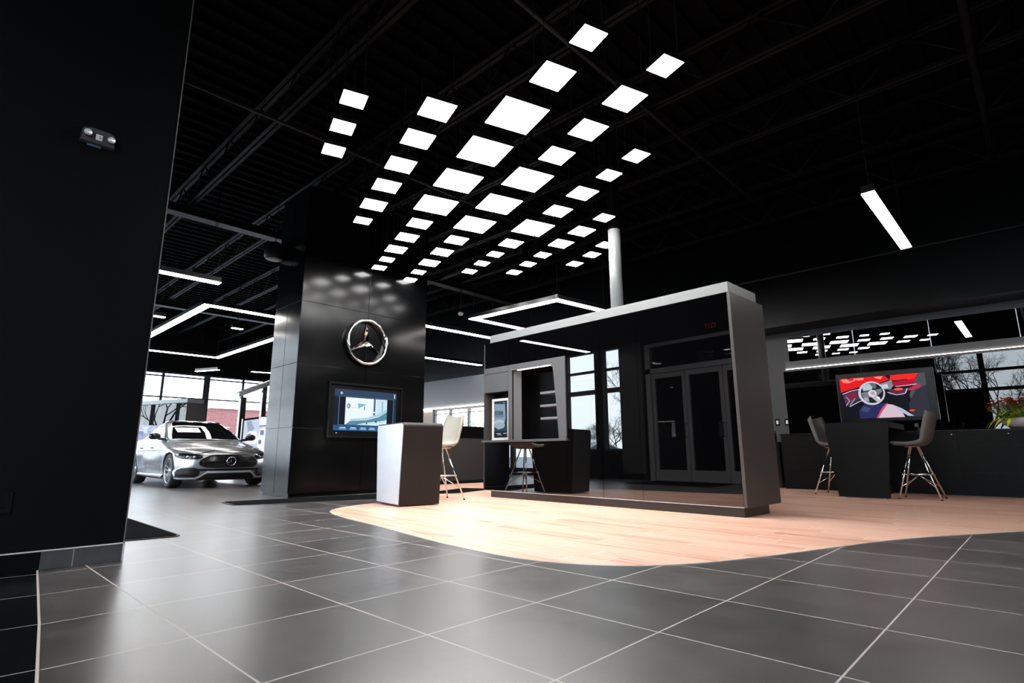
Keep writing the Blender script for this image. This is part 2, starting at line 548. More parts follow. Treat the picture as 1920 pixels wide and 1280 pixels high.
# walls
struct('wall_left', MB().box(-4.5, -4.35, YB, 0.962, 0, HC), M_BLACKWALL)
struct('trim_3', MB().box(-4.352, -4.347, 0.959, 0.966, 0.112, HC), mat('corner_bead_metal', (0.34, 0.32, 0.31), 0.35, metal=0.6))
M_BASET = mat('grey_skirting_tile', (0.075, 0.074, 0.076), 0.4, var=0.15, vscale=12)
bb = MB().box(-4.35, -4.336, 0.712, 0.957, 0.001, 0.104, M_BASET).box(-4.35, -4.336, 0.556, 0.708, 0.001, 0.104, M_BASET)
bb.box(-4.35, -4.336, YB, 0.552, 0.001, 0.104, M_KBLACK)
bb.box(-4.35, -4.337, 0.708, 0.712, 0.001, 0.104, MATS['pale_grout'])
struct('baseboard_left', bb)
cp = MB().box(-4.35, -4.330, YB, 0.967, 0.104, 0.110).box(-4.35, -4.330, 0.957, 0.967, 0.001, 0.110)
struct('trim_4', cp, M_WHITEF)
struct('wall_right', MB().box(XW, -14.75, YR, YR + 0.2, 0, 3.05).box(-14.75, -10.2, YR, YR + 0.2, 0, 1.33).box(-14.75, -10.2, YR, YR + 0.2, 2.10, 3.05), mat('window_lit_grey', (0.085, 0.087, 0.094), 0.35))  # paler grey paints in the windows' reflection on this stretch of wall
struct('wall_right', MB().box(-10.2, XE, YR, YR + 0.2, 0, 3.05), M_GREYWALL)
struct('wall_right', MB().box(XW, XE, YR, YR + 0.2, 3.05, HC), M_UPPER)
struct('wall_east', MB().box(XE, XE + 0.2, YB, YR, 0, HC), M_BLACKWALL)
# west window wall
WY = [-0.05, 1.5, 2.97, 4.43, 5.9, 7.38, 8.85, 9.72, 11.6]
struct('wall_west', MB().box(XW - 0.2, XW, -0.05, YR, 3.76, HC).box(XW - 0.2, XW, -0.05, YR, 0, 0.12), M_BLACKWALL)
wn = [0]
def window(axis, fixed, a, b, z0, z1, bars, thick_l=0.06, depth=0.12, m=M_MULL):
    wn[0] += 1
    f = MB()
    def bx(u0, u1, q0, q1, z0_, z1_):
        if axis == 'X':
            f.box(fixed + q0, fixed + q1, u0, u1, z0_, z1_)
        else:
            f.box(u0, u1, fixed + q0, fixed + q1, z0_, z1_)
    h = depth / 2
    bx(a, a + thick_l, -h, h, z0, z1)
    bx(b - 0.03, b, -h, h, z0, z1)
    bx(a + thick_l, b - 0.03, -h, h, z0, z0 + 0.06)
    bx(a + thick_l, b - 0.03, -h, h, z1 - 0.06, z1)
    for zb, t in bars:
        bx(a + thick_l, b - 0.03, -h, h, zb - t / 2, zb + t / 2)
    o = struct('window_%d' % wn[0], f, m)
    g = MB()
    zs = [z0 + 0.06] + [q for zb, t in sorted(bars) for q in (zb - t / 2, zb + t / 2)] + [z1 - 0.06]
    for k in range(0, len(zs), 2):
        if axis == 'X':
            g.box(fixed - 0.005, fixed + 0.005, a + thick_l, b - 0.03, zs[k], zs[k + 1])
        else:
            g.box(a + thick_l, b - 0.03, fixed - 0.005, fixed + 0.005, zs[k], zs[k + 1])
    g.build('pane', M_GLASS, o)
for i in range(8):
    thick = 0.20 if abs(WY[i] - 7.38) < 0.01 else (0.16 if i == 7 else 0.06)
    window('X', XW - 0.1, WY[i], WY[i + 1], 0.12, 3.76, [(2.80, 0.05), (3.60, 0.05), (1.1, 0.05)], thick)
# south facade beside the entrance
struct('wall_front', MB().box(XW, -15.46, -0.25, -0.05, 4.75, HC).box(-15.46, -7.6, -0.25, -0.05, 3.45, HC).box(XW, -7.6, -0.25, -0.05, 0, 0.15), M_BLACKWALL)
fx = XW
FX = [-24.0 + 1.22 * k for k in range(13)] + [-9.22, -8.55]
for i in range(14):
    window('Y', -0.15, FX[i], FX[i + 1], 0.15 if i < 11 else 0.70, 4.75 if i < 7 else 3.45, [(2.87, 0.06), (2.3, 0.12)] + ([(3.6, 0.06)] if i < 7 else []), 0.12 if i % 2 else 0.07)
struct('wall_front', MB().box(FX[11], -8.55, -0.25, -0.05, 0.15, 0.70), M_BLACKWALL)
struct('trim_7', MB().box(-9.09, -8.95, 0.18, 0.32, 0, HC - 0.7), M_STEEL)
struct('wall_front', MB().box(-8.55, -7.6, -0.25, -0.05, 0.15, 3.45), M_GREYWALL)
# entrance vestibule: three doors under a transom
VX = [-7.6, -7.42, -6.64, -5.68, -4.7, -4.5]
struct('wall_entry', MB().box(-7.6, -4.5, 0.0, 0.12, 3.3, HC).box(-7.7, -7.6, YB, 0.12, 0, HC).box(-7.6, -4.5, YB - 0.1, YB, 0, HC), M_BLACKWALL)
struct('trim_5', MB().box(-7.6, -4.5, 0.0, 0.12, 2.56, 2.68).box(-7.6, -7.46, 0, 0.12, 0, 3.3).box(-4.62, -4.5, 0, 0.12, 0, 3.3).box(-7.46, -4.62, 0.0, 0.12, 3.22, 3.3), M_DOORFR)
struct('window_40', MB().box(-7.46, -4.62, 0.05, 0.06, 2.68, 3.22), M_GLASS)
for k in range(3):
    a, b = -7.45 + k * 0.94, -7.45 + k * 0.94 + 0.93
    d = struct('door_%d' % (k + 1), MB().box(a, a + 0.09, 0.03, 0.09, 0.01, 2.55).box(b - 0.09, b, 0.03, 0.09, 0.01, 2.55).box(a + 0.09, b - 0.09, 0.03, 0.09, 0.01, 0.26).box(a + 0.09, b - 0.09, 0.03, 0.09, 2.43, 2.55), M_DOORFR)
    MB().box(a + 0.09, b - 0.09, 0.055, 0.065, 0.26, 2.43).build('pane', M_GLASS, d)
    MB().tube([(b - 0.05, 0.09, 1.0), (b - 0.05, 0.16, 1.0), (b - 0.05, 0.16, 1.3), (b - 0.05, 0.09, 1.3)], 0.012).build('door_handle', M_CARBL, d)
ex = thing('exit_sign', 'red exit sign on dark wall above entrance doors', 'exit sign', (-5.75, 0.13, 3.45))
MB().box(-0.17, 0.17, -0.01, 0.03, -0.1, 0.1).build('housing', M_CARBL, ex)
L5 = {'E': ['111', '100', '110', '100', '111'], 'X': ['101', '101', '010', '101', '101'], 'I': ['010', '010', '010', '010', '010'], 'T': ['111', '010', '010', '010', '010']}
for i, ch in enumerate('EXIT'):
    t = MB()
    for r_, row in enumerate(L5[ch]):
        for c_, q in enumerate(row):
            if q == '1':
                # reads left to right for someone facing the wall (+X is to their left)
                xx = 0.135 - i * 0.07 - c_ * 0.018
                t.box(xx - 0.018, xx, 0.03, 0.034, 0.055 - r_ * 0.024, 0.079 - r_ * 0.024)
    t.build('letter', M_EXIT, ex)

# wall behind the camera with tall windows
struct('wall_back', MB().box(-4.5, XE, YB - 0.2, YB, 4.3, HC).box(-4.5, XE, YB - 0.2, YB, 0, 0.12).box(-4.5, -2.85, YB - 0.2, YB, 0.12, 4.3), M_BLACKWALL)
BX = [-2.85, -1.42, 0.05, 1.5, 3.0, 5.0]
for i in range(5):
    window('Y', YB - 0.1, BX[i], BX[i + 1], 0.12, 4.3, [(3.58, 0.10), (2.88, 0.12)], 0.14)
struct('wall_back', MB().box(-2.71, -1.45, YB - 0.16, YB - 0.12, 0.18, 2.82), M_BLACKWALL)
# narrow window in the right wall
NB = [-14.75, -13.95, -13.05, -12.15, -11.2, -10.2]
for i in range(5):
    window('Y', YR + 0.1, NB[i], NB[i + 1], 1.33, 2.10, [(1.93, 0.025)], 0.05, 0.08, MATS['grey_laminate'])
struct('trim_6', MB().box(-15.3, -9.6, YR - 0.05, YR, 2.10, 2.13), M_COVE)
struct('wall_right', MB().box(-15.35, -14.76, YR - 0.01, YR - 0.001, 1.30, 2.09), M_BEIGE)
# bulkhead over the counter wall
struct('wall_right', MB().box(-8.2, XE, 10.9, YR, 3.0, 3.95), M_UPPER)
# ceiling: ribbed deck
cl = MB().box(XW - 0.2, XE + 0.2, YB - 0.2, YR + 0.2, HC, HC + 0.2)
x = XW + 0.2
while x < XE:
    cl.box(x, x + 0.09, YB, YR, HC - 0.06, HC)
    x += 0.28
struct('ceiling', cl, M_CEIL)
# outside
struct('ground', MB().box(-90, 40, -70, 60, -0.5, -0.21), M_ASPH)
bk = MB().box(-48, -36, 9.3, 19, -0.2, 3.35)
bo = bk.build('brick_building', M_BRICK)
setp(bo, 'low red brick building seen through the far showroom windows', 'building')
MB().box(-48.1, -35.9, 9.2, 19.1, 3.35, 3.6).build('parapet_cap', mat('pale_coping', (0.45, 0.36, 0.33), 0.8), bo)

# ================================================================= CEILING STEEL
def joist(y, label):
    t = thing('steel_joist', label, 'joist', (0, y, 0), 0, 'open web roof joists')
    MB().box(XW, XE, -0.07, -0.012, HC - 0.12, HC - 0.06).box(XW, XE, 0.012, 0.07, HC - 0.12, HC - 0.06).build('top_chord', M_STEEL, t)
    MB().box(XW, XE, -0.06, -0.012, HC - 0.66, HC - 0.61).box(XW, XE, 0.012, 0.06, HC - 0.66, HC - 0.61).build('bottom_chord', M_STEEL, t)
    wb = MB()
    x, up = XW, False
    while x < XE - 0.6:
        wb.tube([(x, 0, HC - 0.64 if not up else HC - 0.09), (x + 0.6, 0, HC - 0.09 if not up else HC - 0.64)], 0.013, 5)
        x += 0.6
        up = not up
    wb.build('web_bars', M_STEEL, t)
for k in range(7):
    joist(1.1 + 1.65 * k, 'black open web steel roof joist, %s counted back from the camera' % ['first', 'second', 'third', 'fourth', 'fifth', 'sixth', 'seventh'][k])
for x, lb in ((-10.95, 'black steel roof girder crossing above the wide clad column'), (-18.5, 'black steel roof girder over the parked silver car')):
    g = MB().box(x - 0.12, x + 0.12, YB, YR, 4.98, 5.0).box(x - 0.01, x + 0.01, YB, YR, 5.0, HC - 0.7).box(x - 0.12, x + 0.12, YB, YR, HC - 0.7, HC - 0.66)
    setp(g.build('steel_girder', M_PIPE, None), lb, 'girder', 'roof girders')
for x, z, r_, lb in ((-3.2, 5.08, 0.03, 'dark sprinkler pipe running over the mirrored kiosk'), (0.0, 5.05, 0.045, 'thick dark pipe running above the counter wall, rightmost'), (-6.9, 5.06, 0.022, 'thin dark conduit between kiosk and clad column')):
    setp(MB().tube([(x, YB, z), (x, 10.85, z)], r_, 10).build('ceiling_pipe', M_PIPE), lb, 'pipe', 'ceiling pipes')
setp(MB().tube([(-13, 8.6, 5.08), (-7.9, 8.6, 5.08), (-7.9, 8.6, 5.5)], 0.05, 10).build('ceiling_pipe', M_PIPE), 'dark elbow pipe behind the far end of the light array', 'pipe', 'ceiling pipes')
setp(MB().tube([(-8.2, 10.86, 3.97), (XE, 10.86, 3.97)], 0.02, 8).build('ceiling_pipe', M_PIPE), 'thin dark conduit along the top of the bulkhead', 'pipe', 'ceiling pipes')

# ================================================================= LIGHT ARRAY
ZP = 3.88
def onz(x, y, z):
    d = _f + _r2 * ((x - 960) / F_PX) - _u2 * ((y - 640) / F_PX)
    k = (z - EYE) / d.z
    return Vector((d.x * k, d.y * k, z))
ROWS = {
 'A': [(1196, 165, 'S'), (1042, 330, 'M'), (888, 500, 'L'), (750, 652, 'L'), (637, 778, 'L'), (542, 881, 'L'), (472, 959, 'M'), (419, 1018, 'M'), (372, 1069, 'M'), (333, 1112, 'S'), (300, 1147, 'S')],
 'B': [(1524, 285, 'S'), (1351, 427, 'M'), (1194, 559, 'M'), (1060, 669, 'M'), (934, 773, 'L'), (812, 877, 'L'), (708, 964, 'L'), (630, 1030, 'M'), (569, 1081, 'M'), (515, 1127, 'M'), (468, 1166, 'S'), (432, 1199, 'S')],
 'C': [(547, 473, 'M'), (465, 598, 'M'), (391, 708, 'M'), (331, 798, 'M'), (276, 879, 'M'), (229, 946, 'S')],
 'D': [(190, 428, 'S'), (143, 546, 'S'), (104, 646, 'S')],
 'E': [(1400, 670, 'S'), (1284, 752, 'S'), (1170, 830, 'M'), (1064, 906, 'M'), (958, 979, 'L'), (864, 1044, 'M'), (797, 1090, 'S'), (740, 1129, 'S'), (687, 1163, 'S')],
 'F': [(1263, 934, 'S'), (1167, 992, 'M'), (1078, 1045, 'M'), (1000, 1093, 'S'), (937, 1132, 'S'), (878, 1167, 'S')],
 'G': [(1268, 1050, 'S'), (1211, 1092, 'S'), (1137, 1131, 'S')]}
SIZE = {'S': 0.216, 'M': 0.295, 'L': 0.464}
PM = {}
for k, s_ in SIZE.items():
    h = s_ / 2
    PM[k] = (MB().box(-h - 0.006, h + 0.006, -h - 0.006, h + 0.006, 0.004, 0.05).mesh('housing', M_CARBL),
             MB().add([(-h, -h, 0), (h, -h, 0), (h, h, 0), (-h, h, 0), (-h, -h, 0.004), (h, -h, 0.004), (h, h, 0.004), (-h, h, 0.004)], [(0, 3, 2, 1), (0, 1, 5, 4), (1, 2, 6, 5), (2, 3, 7, 6), (3, 0, 4, 7)]).mesh('diffuser', M_LED),
             MB().tube([(0, 0, 0.05), (0, 0, HC - ZP)], 0.004, 5).mesh('suspension_cable', M_STEEL))
ORD = ['first', 'second', 'third', 'fourth', 'fifth', 'sixth', 'seventh', 'eighth', 'ninth', 'tenth', 'eleventh', 'twelfth']
RN = {'D': 'leftmost short row', 'C': 'second row from the left', 'A': 'third row from the left', 'B': 'middle row', 'E': 'third row from the right', 'F': 'second row from the right', 'G': 'rightmost short row'}
SN = {'S': 'small', 'M': 'medium', 'L': 'large'}
for rk, lst in ROWS.items():
    for i, (cx, cy, s_) in enumerate(lst):
        p = onz(580 + cx / 2.2851, cy / 2.2851, ZP)
        t = thing('ceiling_light_panel', '%s square hanging light panel, %s from the near end of the %s' % (SN[s_], ORD[i], RN[rk]), 'light panel', p, R(-18.6), 'square light panels hung from the ceiling')
        q = SIZE[s_] / 2 - 0.03
        for nm, me, l in (('housing', PM[s_][0], (0, 0, 0)), ('diffuser', PM[s_][1], (0, 0, 0)), ('suspension_cable', PM[s_][2], (q, q, 0)), ('suspension_cable', PM[s_][2], (-q, -q, 0))):
            o = bpy.data.objects.new(nm, me)
            COL.objects.link(o)
            o.parent = t
            o.location = l
# linear pendants
ZB = 3.30
def linear(pts, wd, label, z=ZB):
    c = Vector(pts[0])
    t = thing('linear_pendant_light', label, 'pendant light', (c.x, c.y, z), 0, 'linear pendant lights')
    h, d = MB(), MB()
    P = [Vector((p[0] - c.x, p[1] - c.y)) for p in pts]
    for i in range(len(P) - 1):
        a, b = P[i], P[i + 1]
        u = (b - a).normalized()
        n = Vector((-u.y, u.x)) * wd / 2
        a2 = a - u * (wd / 2 if i > 0 else 0)
        b2 = b + u * (wd / 2 if i < len(P) - 2 else 0)
        zo = i * 0.0006
        q = [a2 - n, b2 - n, b2 + n, a2 + n]
        qi = [a2 - n * 0.98, b2 - n * 0.98, b2 + n * 0.98, a2 + n * 0.98]
        h.prism([(v.x, v.y) for v in q], lambda x, y: (x, y, 0.012 + zo), lambda x, y: (x, y, 0.09 + zo))
        d.prism([(v.x, v.y) for v in qi], lambda x, y: (x, y, 0.0 + zo), lambda x, y: (x, y, 0.0119 + zo))
    h.build('housing', M_CARBL, t)
    d.build('diffuser', M_BAR, t)
    for a in ([P[0] + (P[1] - P[0]).normalized() * 0.12, P[-1] + (P[-2] - P[-1]).normalized() * 0.12] + P[1:-1]):
        MB().tube([(a.x, a.y, 0.09), (a.x, a.y, HC - z)], 0.004, 5).build('suspension_cable', M_STEEL, t)
    return t
hb = ZB - EYE
def U(*l):
    return [(a * hb, b * hb) for a, b in l]
BWD = 0.14
linear(U((-3.47, 0.17), (-3.46, 1.085)), BWD, 'straight linear pendant light high beside the black foreground wall edge')
linear(U((-6.4, 1.205), (-4.048, 1.205), (-4.048, 1.95)), BWD, 'bent linear pendant light peaking above the silver car, upper of two')
linear(U((-6.26, 1.1), (-6.26, 2.015), (-4.7, 2.015)), BWD, 'bent linear pendant light low over the silver car, lower of two')
linear(U((-4.65, 0.9), (-4.65, 1.105)), 0.10, 'short linear pendant stub beside the foreground wall edge')
linear(U((-4.655, 1.585), (-4.655, 1.668)), 0.08, 'tiny linear pendant between the two bent pendants')
linear(U((-7.50, 2.19), (-7.16, 2.335)), 0.09, 'short linear pendant just above the far window heads, left one')
linear(U((-7.045, 2.677), (-6.95, 3.05)), 0.09, 'short linear pendant near the far windows beside the clad column')
linear(U((-2.18, 3.30), (-2.241, 2.79), (-3.034, 2.755), (-2.996, 3.42)), BWD, 'bracket shaped linear pendant light above the far end of the kiosk')
linear(U((-3.49, 2.47), (-3.447, 3.411)), BWD, 'straight linear pendant between column and kiosk, upper of two')
linear(U((-4.70, 3.2), (-4.65, 4.345)), BWD, 'straight linear pendant between column and kiosk, lower of two')
linear(U((-0.3755, 2.43), (-0.3755, 3.262)), 0.122, 'lone linear pendant light hanging in front of the right wall')

# ================================================================= CLAD COLUMN
CX = -8.40
cm = thing('clad_column', 'wide black metal clad column carrying the chrome star emblem', 'column', (0, 0, 0))
MB().box(CX - 0.97, CX - 0.012, 3.90, 6.37, 0.06, HC - 0.68).build('core', M_CARBL, cm)
MB().box(CX - 0.965, CX - 0.03, 3.905, 6.36, 0.0, 0.06).build('plinth', M_CLAD, cm)
zs = [0.06, 1.06, 2.075, 3.095, 4.11, 5.11]
g = 0.004
for i in range(5):
    M_C = M_CLAD if i < 4 else M_CEIL
    for (y0, y1) in ((3.88, 5.115), (5.115, 6.39)):
        MB().box(CX - 0.012, CX, y0 + g, y1 - g, zs[i] + g, zs[i + 1] - g, bev=0.002).build('cladding_panel', M_C, cm)
    for (x0, x1) in ((CX - 0.98, CX - 0.49), (CX - 0.49, CX - 0.001)):
        MB().box(x0 + g, x1 - g, 3.88, 3.90, zs[i] + g, zs[i + 1] - g, bev=0.002).build('cladding_panel', M_C, cm)
        MB().box(x0 + g, x1 - g, 6.37, 6.39, zs[i] + g, zs[i + 1] - g, bev=0.002).build('cladding_panel', M_C, cm)
def star(mb, ro, depth, c=0.16, k=0.5):
    """three pointed star in the local YZ plane, ridged towards +X"""
    P = []
    for j in range(3):
        a = PI / 2 + j * 2 * PI / 3
        P.append((ro * math.cos(a), ro * math.sin(a)))
        b = a + PI / 3
        P.append((c * ro * math.cos(b), c * ro * math.sin(b)))
    vs = [(0, *p) for p in P] + [(depth, 0, 0), (-0.0, 0, 0)]
    fs = []
    for j in range(6):
        fs.append((j, (j + 1) % 6, 6))
        fs.append(((j + 1) % 6, j, 7))
    mb.add(vs, fs)
    return mb
em = thing('star_emblem', 'large chrome ringed three pointed star on the black column', 'emblem', (CX + 0.001, 5.08, 2.56))
Mx = Matrix.Rotation(PI / 2, 4, 'Y')
MB().lathe([(0.405, 0.0), (0.405, 0.085), (0.392, 0.10), (0.372, 0.10), (0.360, 0.088), (0.360, 0.0)], 64, Mx).build('ring', M_CHROME, em)
MB().lathe([(0.4051, 0.0), (0.4075, 0.0), (0.4075, 0.06), (0.4051, 0.06)], 64, Mx, closed=True).build('ring_side', M_CARBL, em)
so = star(MB(), 0.365, 0.085, 0.17).build('star', M_CHROME, em)
so.location = (0.02, 0, 0)
# ---- art helper: flat picture made of coloured shapes on one glowing mesh
def art(name, origin, ux, uy, nrm, polys, parent, strength=1.0):
    mb = MB()
    o, ux, uy, nrm = Vector(origin), Vector(ux), Vector(uy), Vector(nrm)
    for k, (colr, poly) in enumerate(polys):
        e = emis(colr, strength)
        pts = [(min(1, max(0, p[0])), min(1, max(0, p[1]))) for p in poly]
        bm = bmesh.new()
        vs = [bm.verts.new(o + ux * p[0] + uy * p[1] + nrm * (0.0004 * k)) for p in pts]
        try:
            f = bm.faces.new(vs)
            f.normal_update()
        except ValueError:
            bm.free()
            continue
        bmesh.ops.triangulate(bm, faces=[f])
        bm.verts.index_update()
        mb.add([v.co.copy() for v in bm.verts], [[v.index for v in q.verts] for q in bm.faces], e)
        bm.free()
    ob = mb.build(name, None, parent)
    # keep every face looking out of the picture
    me = ob.data
    bm = bmesh.new()
    bm.from_mesh(me)
    for f in bm.faces:
        if f.normal.dot(nrm) < 0:
            f.normal_flip()
    bm.to_mesh(me)
    bm.free()
    return ob
def rect(a, b, c, d):
    return [(a, b), (c, b), (c, d), (a, d)]
def ell(cx, cy, rx, ry, n=28, a0=0, a1=2 * PI):
    return [(cx + rx * math.cos(a0 + (a1 - a0) * i / n), cy + ry * math.sin(a0 + (a1 - a0) * i / n)) for i in range(n)]
def stroke(pts, wd):
    """thin ribbon along a polyline in picture space"""
    out = []
    for i in range(len(pts) - 1):
        (a, b), (c, d) = pts[i], pts[i + 1]
        L = math.hypot(c - a, d - b) or 1e-6
        nx, ny = -(d - b) / L * wd / 2, (c - a) / L * wd / 2
        out.append([(a + nx, b + ny), (c + nx, d + ny), (c - nx, d - ny), (a - nx, b - ny)])
    return out
tv = thing('wall_display', 'framed blue showroom screen set in the black column', 'screen', (CX, 0, 0))
fr = MB()
fr.box(0.0, 0.055, 4.425, 5.865, 1.79, 1.822).box(0.0, 0.055, 4.425, 5.865, 0.915, 0.945).box(0.0, 0.055, 4.425, 4.455, 0.945, 1.79).box(0.0, 0.055, 5.835, 5.865, 0.945, 1.79)
fr.build('outer_frame', M_CARBL, tv)
MB().box(0.0005, 0.02, 4.455, 5.835, 0.945, 1.79).build('bezel', M_KBLACK, tv)
NV, NV2 = (0.012, 0.03, 0.07), (0.03, 0.09, 0.17)
A = [(NV, rect(0, 0, 1, 1)), ((0.03, 0.06, 0.12), rect(0, 0.84, 1, 1)), ((0.004, 0.008, 0.02), rect(0.07, 0.14, 0.95, 0.82)),
     ((0.006, 0.012, 0.03), rect(0.0, 0.14, 0.065, 0.8))]
for sg in ([(0.075, 0.14), (0.075, 0.83), (0.95, 0.83), (0.95, 0.14)], [(0.075, 0.14), (0.95, 0.14)]):
    A += [((0.18, 0.3, 0.42), q) for q in stroke(sg, 0.006)]
A += [((0.85, 0.95, 1.0), rect(0.17, 0.15, 0.84, 0.81)), ((0.62, 0.8, 0.93), rect(0.66, 0.42, 0.84, 0.80)), ((0.3, 0.45, 0.6), rect(0.75, 0.45, 0.77, 0.76)),
      ((0.25, 0.48, 0.68), [(0.36, 0.68), (0.50, 0.66), (0.37, 0.55)]), ((0.06, 0.12, 0.2), rect(0.615, 0.40, 0.645, 0.81)), ((0.8, 0.9, 0.95), rect(0.6, 0.46, 0.66, 0.49)),
      ((0.12, 0.2, 0.3), ell(0.215, 0.60, 0.028, 0.06)), ((0.6, 0.75, 0.88), ell(0.21, 0.60, 0.014, 0.035)), ((0.1, 0.18, 0.26), rect(0.457, 0.52, 0.47, 0.61)), ((0.5, 0.65, 0.75), rect(0.26, 0.56, 0.34, 0.575)),
      ((0.10, 0.26, 0.36), [(0.18, 0.15), (0.25, 0.24), (0.5, 0.27), (0.7, 0.36), (0.84, 0.5), (0.84, 0.30), (0.6, 0.2), (0.35, 0.15)]),
      ((0.42, 0.66, 0.78), [(0.25, 0.245), (0.5, 0.28), (0.7, 0.37), (0.84, 0.51), (0.84, 0.58), (0.68, 0.43), (0.5, 0.33), (0.25, 0.29)]),
      ((0.55, 0.8, 0.9), [(0.35, 0.15), (0.46, 0.2), (0.84, 0.29), (0.84, 0.235), (0.5, 0.15)]), ((0.04, 0.1, 0.15), ell(0.66, 0.245, 0.018, 0.025)), ((0.04, 0.1, 0.15), ell(0.51, 0.195, 0.012, 0.02)),
      ((0.02, 0.10, 0.24), rect(0, 0, 1, 0.125)), ((0.7, 0.8, 0.9), ell(0.10, 0.905, 0.018, 0.028)), ((0.03, 0.06, 0.12), ell(0.105, 0.905, 0.007, 0.012)), ((0.8, 0.85, 0.9), rect(0.955, 0.86, 0.97, 0.97))]
for k, cx in enumerate((0.14, 0.30, 0.455, 0.60, 0.74, 0.88)):
    A += [((0.75, 0.85, 0.95), rect(cx - 0.042, 0.068, cx + 0.042, 0.085)), ((0.5, 0.7, 0.9), rect(cx - 0.055, 0.036, cx + 0.055, 0.05))]
art('screen', (0.021, 4.545, 1.03), (0, 1.21, 0), (0, 0, 0.685), (1, 0, 0), A, tv, 1.0)
MB().box(0.02, 0.023, 4.60, 4.625, 0.985, 0.997).build('power_light', emis((0.9, 0.9, 0.9), 0.8), tv)

# ================================================================= MIRRORED KIOSK
KA = Vector((-6.258, 6.077, 0))
kr = R(-2.868)
kk = thing('display_kiosk', 'long black mirrored kiosk wall with silver top on the wood floor', 'kiosk', KA, kr)
KL, KH = 3.93, 2.39
MB().box(0, KL - 0.004, 0.006, 0.62, 0.0, 0.10).build('plinth', M_PLINTH, kk)
MB().box(1.56, KL, 0.02, 0.80, 0.10, KH).box(-0.14, 1.56, 0.02, 0.80, 1.99, KH).box(-0.14, 1.56, 0.02, 0.80, 0.10, 0.82).box(-0.14, 1.56, 0.36, 0.80, 0.82, 1.99).build('carcass', M_KBLACK, kk)
MB().box(KL, KL + 0.035, -0.004, 0.86, 0.10, KH + 0.005, bev=0.002).build('end_panel', M_KEND, kk)
MB().box(-0.175, -0.14, 0.0, 0.80, 0.10, KH).build('end_panel', M_KEND, kk)
MB().box(-0.03, KL + 0.02, 0.0, 0.72, KH + 0.006, KH + 0.125, bev=0.003).build('top_slab', M_SILVER, kk)
js = [-0.16, 0.41, 0.986, 1.56, 2.147, 2.726, KL - 0.002]
gp = 0.0018
for i in range(6):
    z0 = 1.99 if i < 3 else 0.10
    MB().box(js[i] + gp, js[i + 1] - gp, 0.0, 0.018, z0 + gp, KH - gp).build('mirror_panel', M_BGLASS, kk)
    if i < 3:
        MB().box(js[i] + gp, js[i + 1] - gp, 0.0, 0.018, 0.10 + gp, 0.815).build('mirror_panel', M_BGLASS, kk)
MB().box(0.02, KL, -0.004, 0.0, 0.098, 0.104).build('edge_strip', M_ALU, kk)
# grey insert with niche (front plane y=-0.012)
fy0, fy1 = -0.012, 0.018
MB().box(-0.16, 0.402, fy0, fy1, 1.895, 1.985).build('insert_header', M_KGREY, kk)
d = MB().box(-0.16, 0.402, fy0, fy1, 1.595, 1.888).build('cabinet_door', M_KGREY, kk)
def rounded_niche():
    """panel around the niche: outer rect minus opening, as a face strip"""
    x0, x1, z0, z1 = 0.408, 1.56, 0.855, 1.985
    a, b, zt = 0.49, 1.335, 1.895
    rr = 0.075
    op = [(a, z0), (a, zt)]
    for k in range(7):
        t_ = PI / 2 * k / 6
        op.append((b - rr + rr * math.sin(t_), zt - rr + rr * math.cos(t_)))
    op += [(b + 0.045, 1.40), (b + 0.088, z0)]
    outer = [(x0, z0), (x0, z1), (x1, z1), (x1, z0)]
    mb = MB()
    bm = bmesh.new()
    loop = outer + op[::-1]
    vs = [bm.verts.new((p[0], fy0, p[1])) for p in loop]
    f = bm.faces.new(vs)
    f.normal_update()
    bmesh.ops.triangulate(bm, faces=[f])
    bm.verts.index_update()
    mb.add([v.co.copy() for v in bm.verts], [[v.index for v in q.verts] for q in bm.faces])
    bm.free()
    n = len(loop)
    mb.add([(p[0], fy0, p[1]) for p in loop] + [(p[0], 0.02, p[1]) for p in loop], [(i, (i + 1) % n, n + (i + 1) % n, n + i) for i in range(n)])
    return mb, op
mb, op = rounded_niche()
mb.build('niche_surround', M_KGREY, kk)
MB().grid([[Vector((0.4905, 0.0185, z)), Vector((0.585, 0.10, z))] for z in (0.8555, 1.40, 1.894)], None, False).build('splayed_reveal', M_KGREY, kk)
lin = MB()
n = len(op)
cx_ = 0.98
back = [((p[0] - cx_) * 0.93 + cx_, (p[1] - 0.855) * 0.97 + 0.855) for p in op]
lin.add([(p[0], 0.0, p[1]) for p in op] + [(p[0], 0.34, p[1]) for p in back], [(i, i + 1, n + i + 1, n + i) for i in range(n - 1)], None, False)
lin.add([(p[0], 0.34, p[1]) for p in back], [tuple(range(n))])
lin.build('niche_lining', M_NICHE, kk)
MB().box(0.60, 1.27, -0.004, 0.02, 1.884, 1.8945).build('niche_light', M_COVEW, kk)
for z, r0, r1 in ((1.505, 1.06, 1.352), (1.32, 1.055, 1.368), (1.14, 1.06, 1.386)):
    MB().box(r0, r1, 0.01, 0.30, z - 0.016, z + 0.016, bev=0.002).build('shelf', mat('shelf_grey', (0.14, 0.145, 0.15), 0.45) if 'shelf_grey' not in MATS else MATS['shelf_grey'], kk)
rc = MB().box(-0.16, 0.402, 0.02, 0.20, 1.58, 1.595).box(-0.16, -0.145, 0.0, 0.20, 0.853, 1.58).box(0.392, 0.408, 0.0, 0.20, 0.853, 1.595).box(-0.145, 0.392, 0.19, 0.20, 0.853, 1.58)
rc.build('recess_lining', M_NICHE, kk)
MB().box(-0.18, 1.575, -0.045, 0.30, 0.820, 0.853, bev=0.003).build('ledge', M_KGREY, kk)
pf = thing('framed_picture', 'small white framed upright picture with added glow standing in the recess of the kiosk', 'screen', (0, 0, 0), 0)
pf.matrix_world = Matrix.Translation(KA) @ Matrix.Rotation(kr, 4, 'Z')
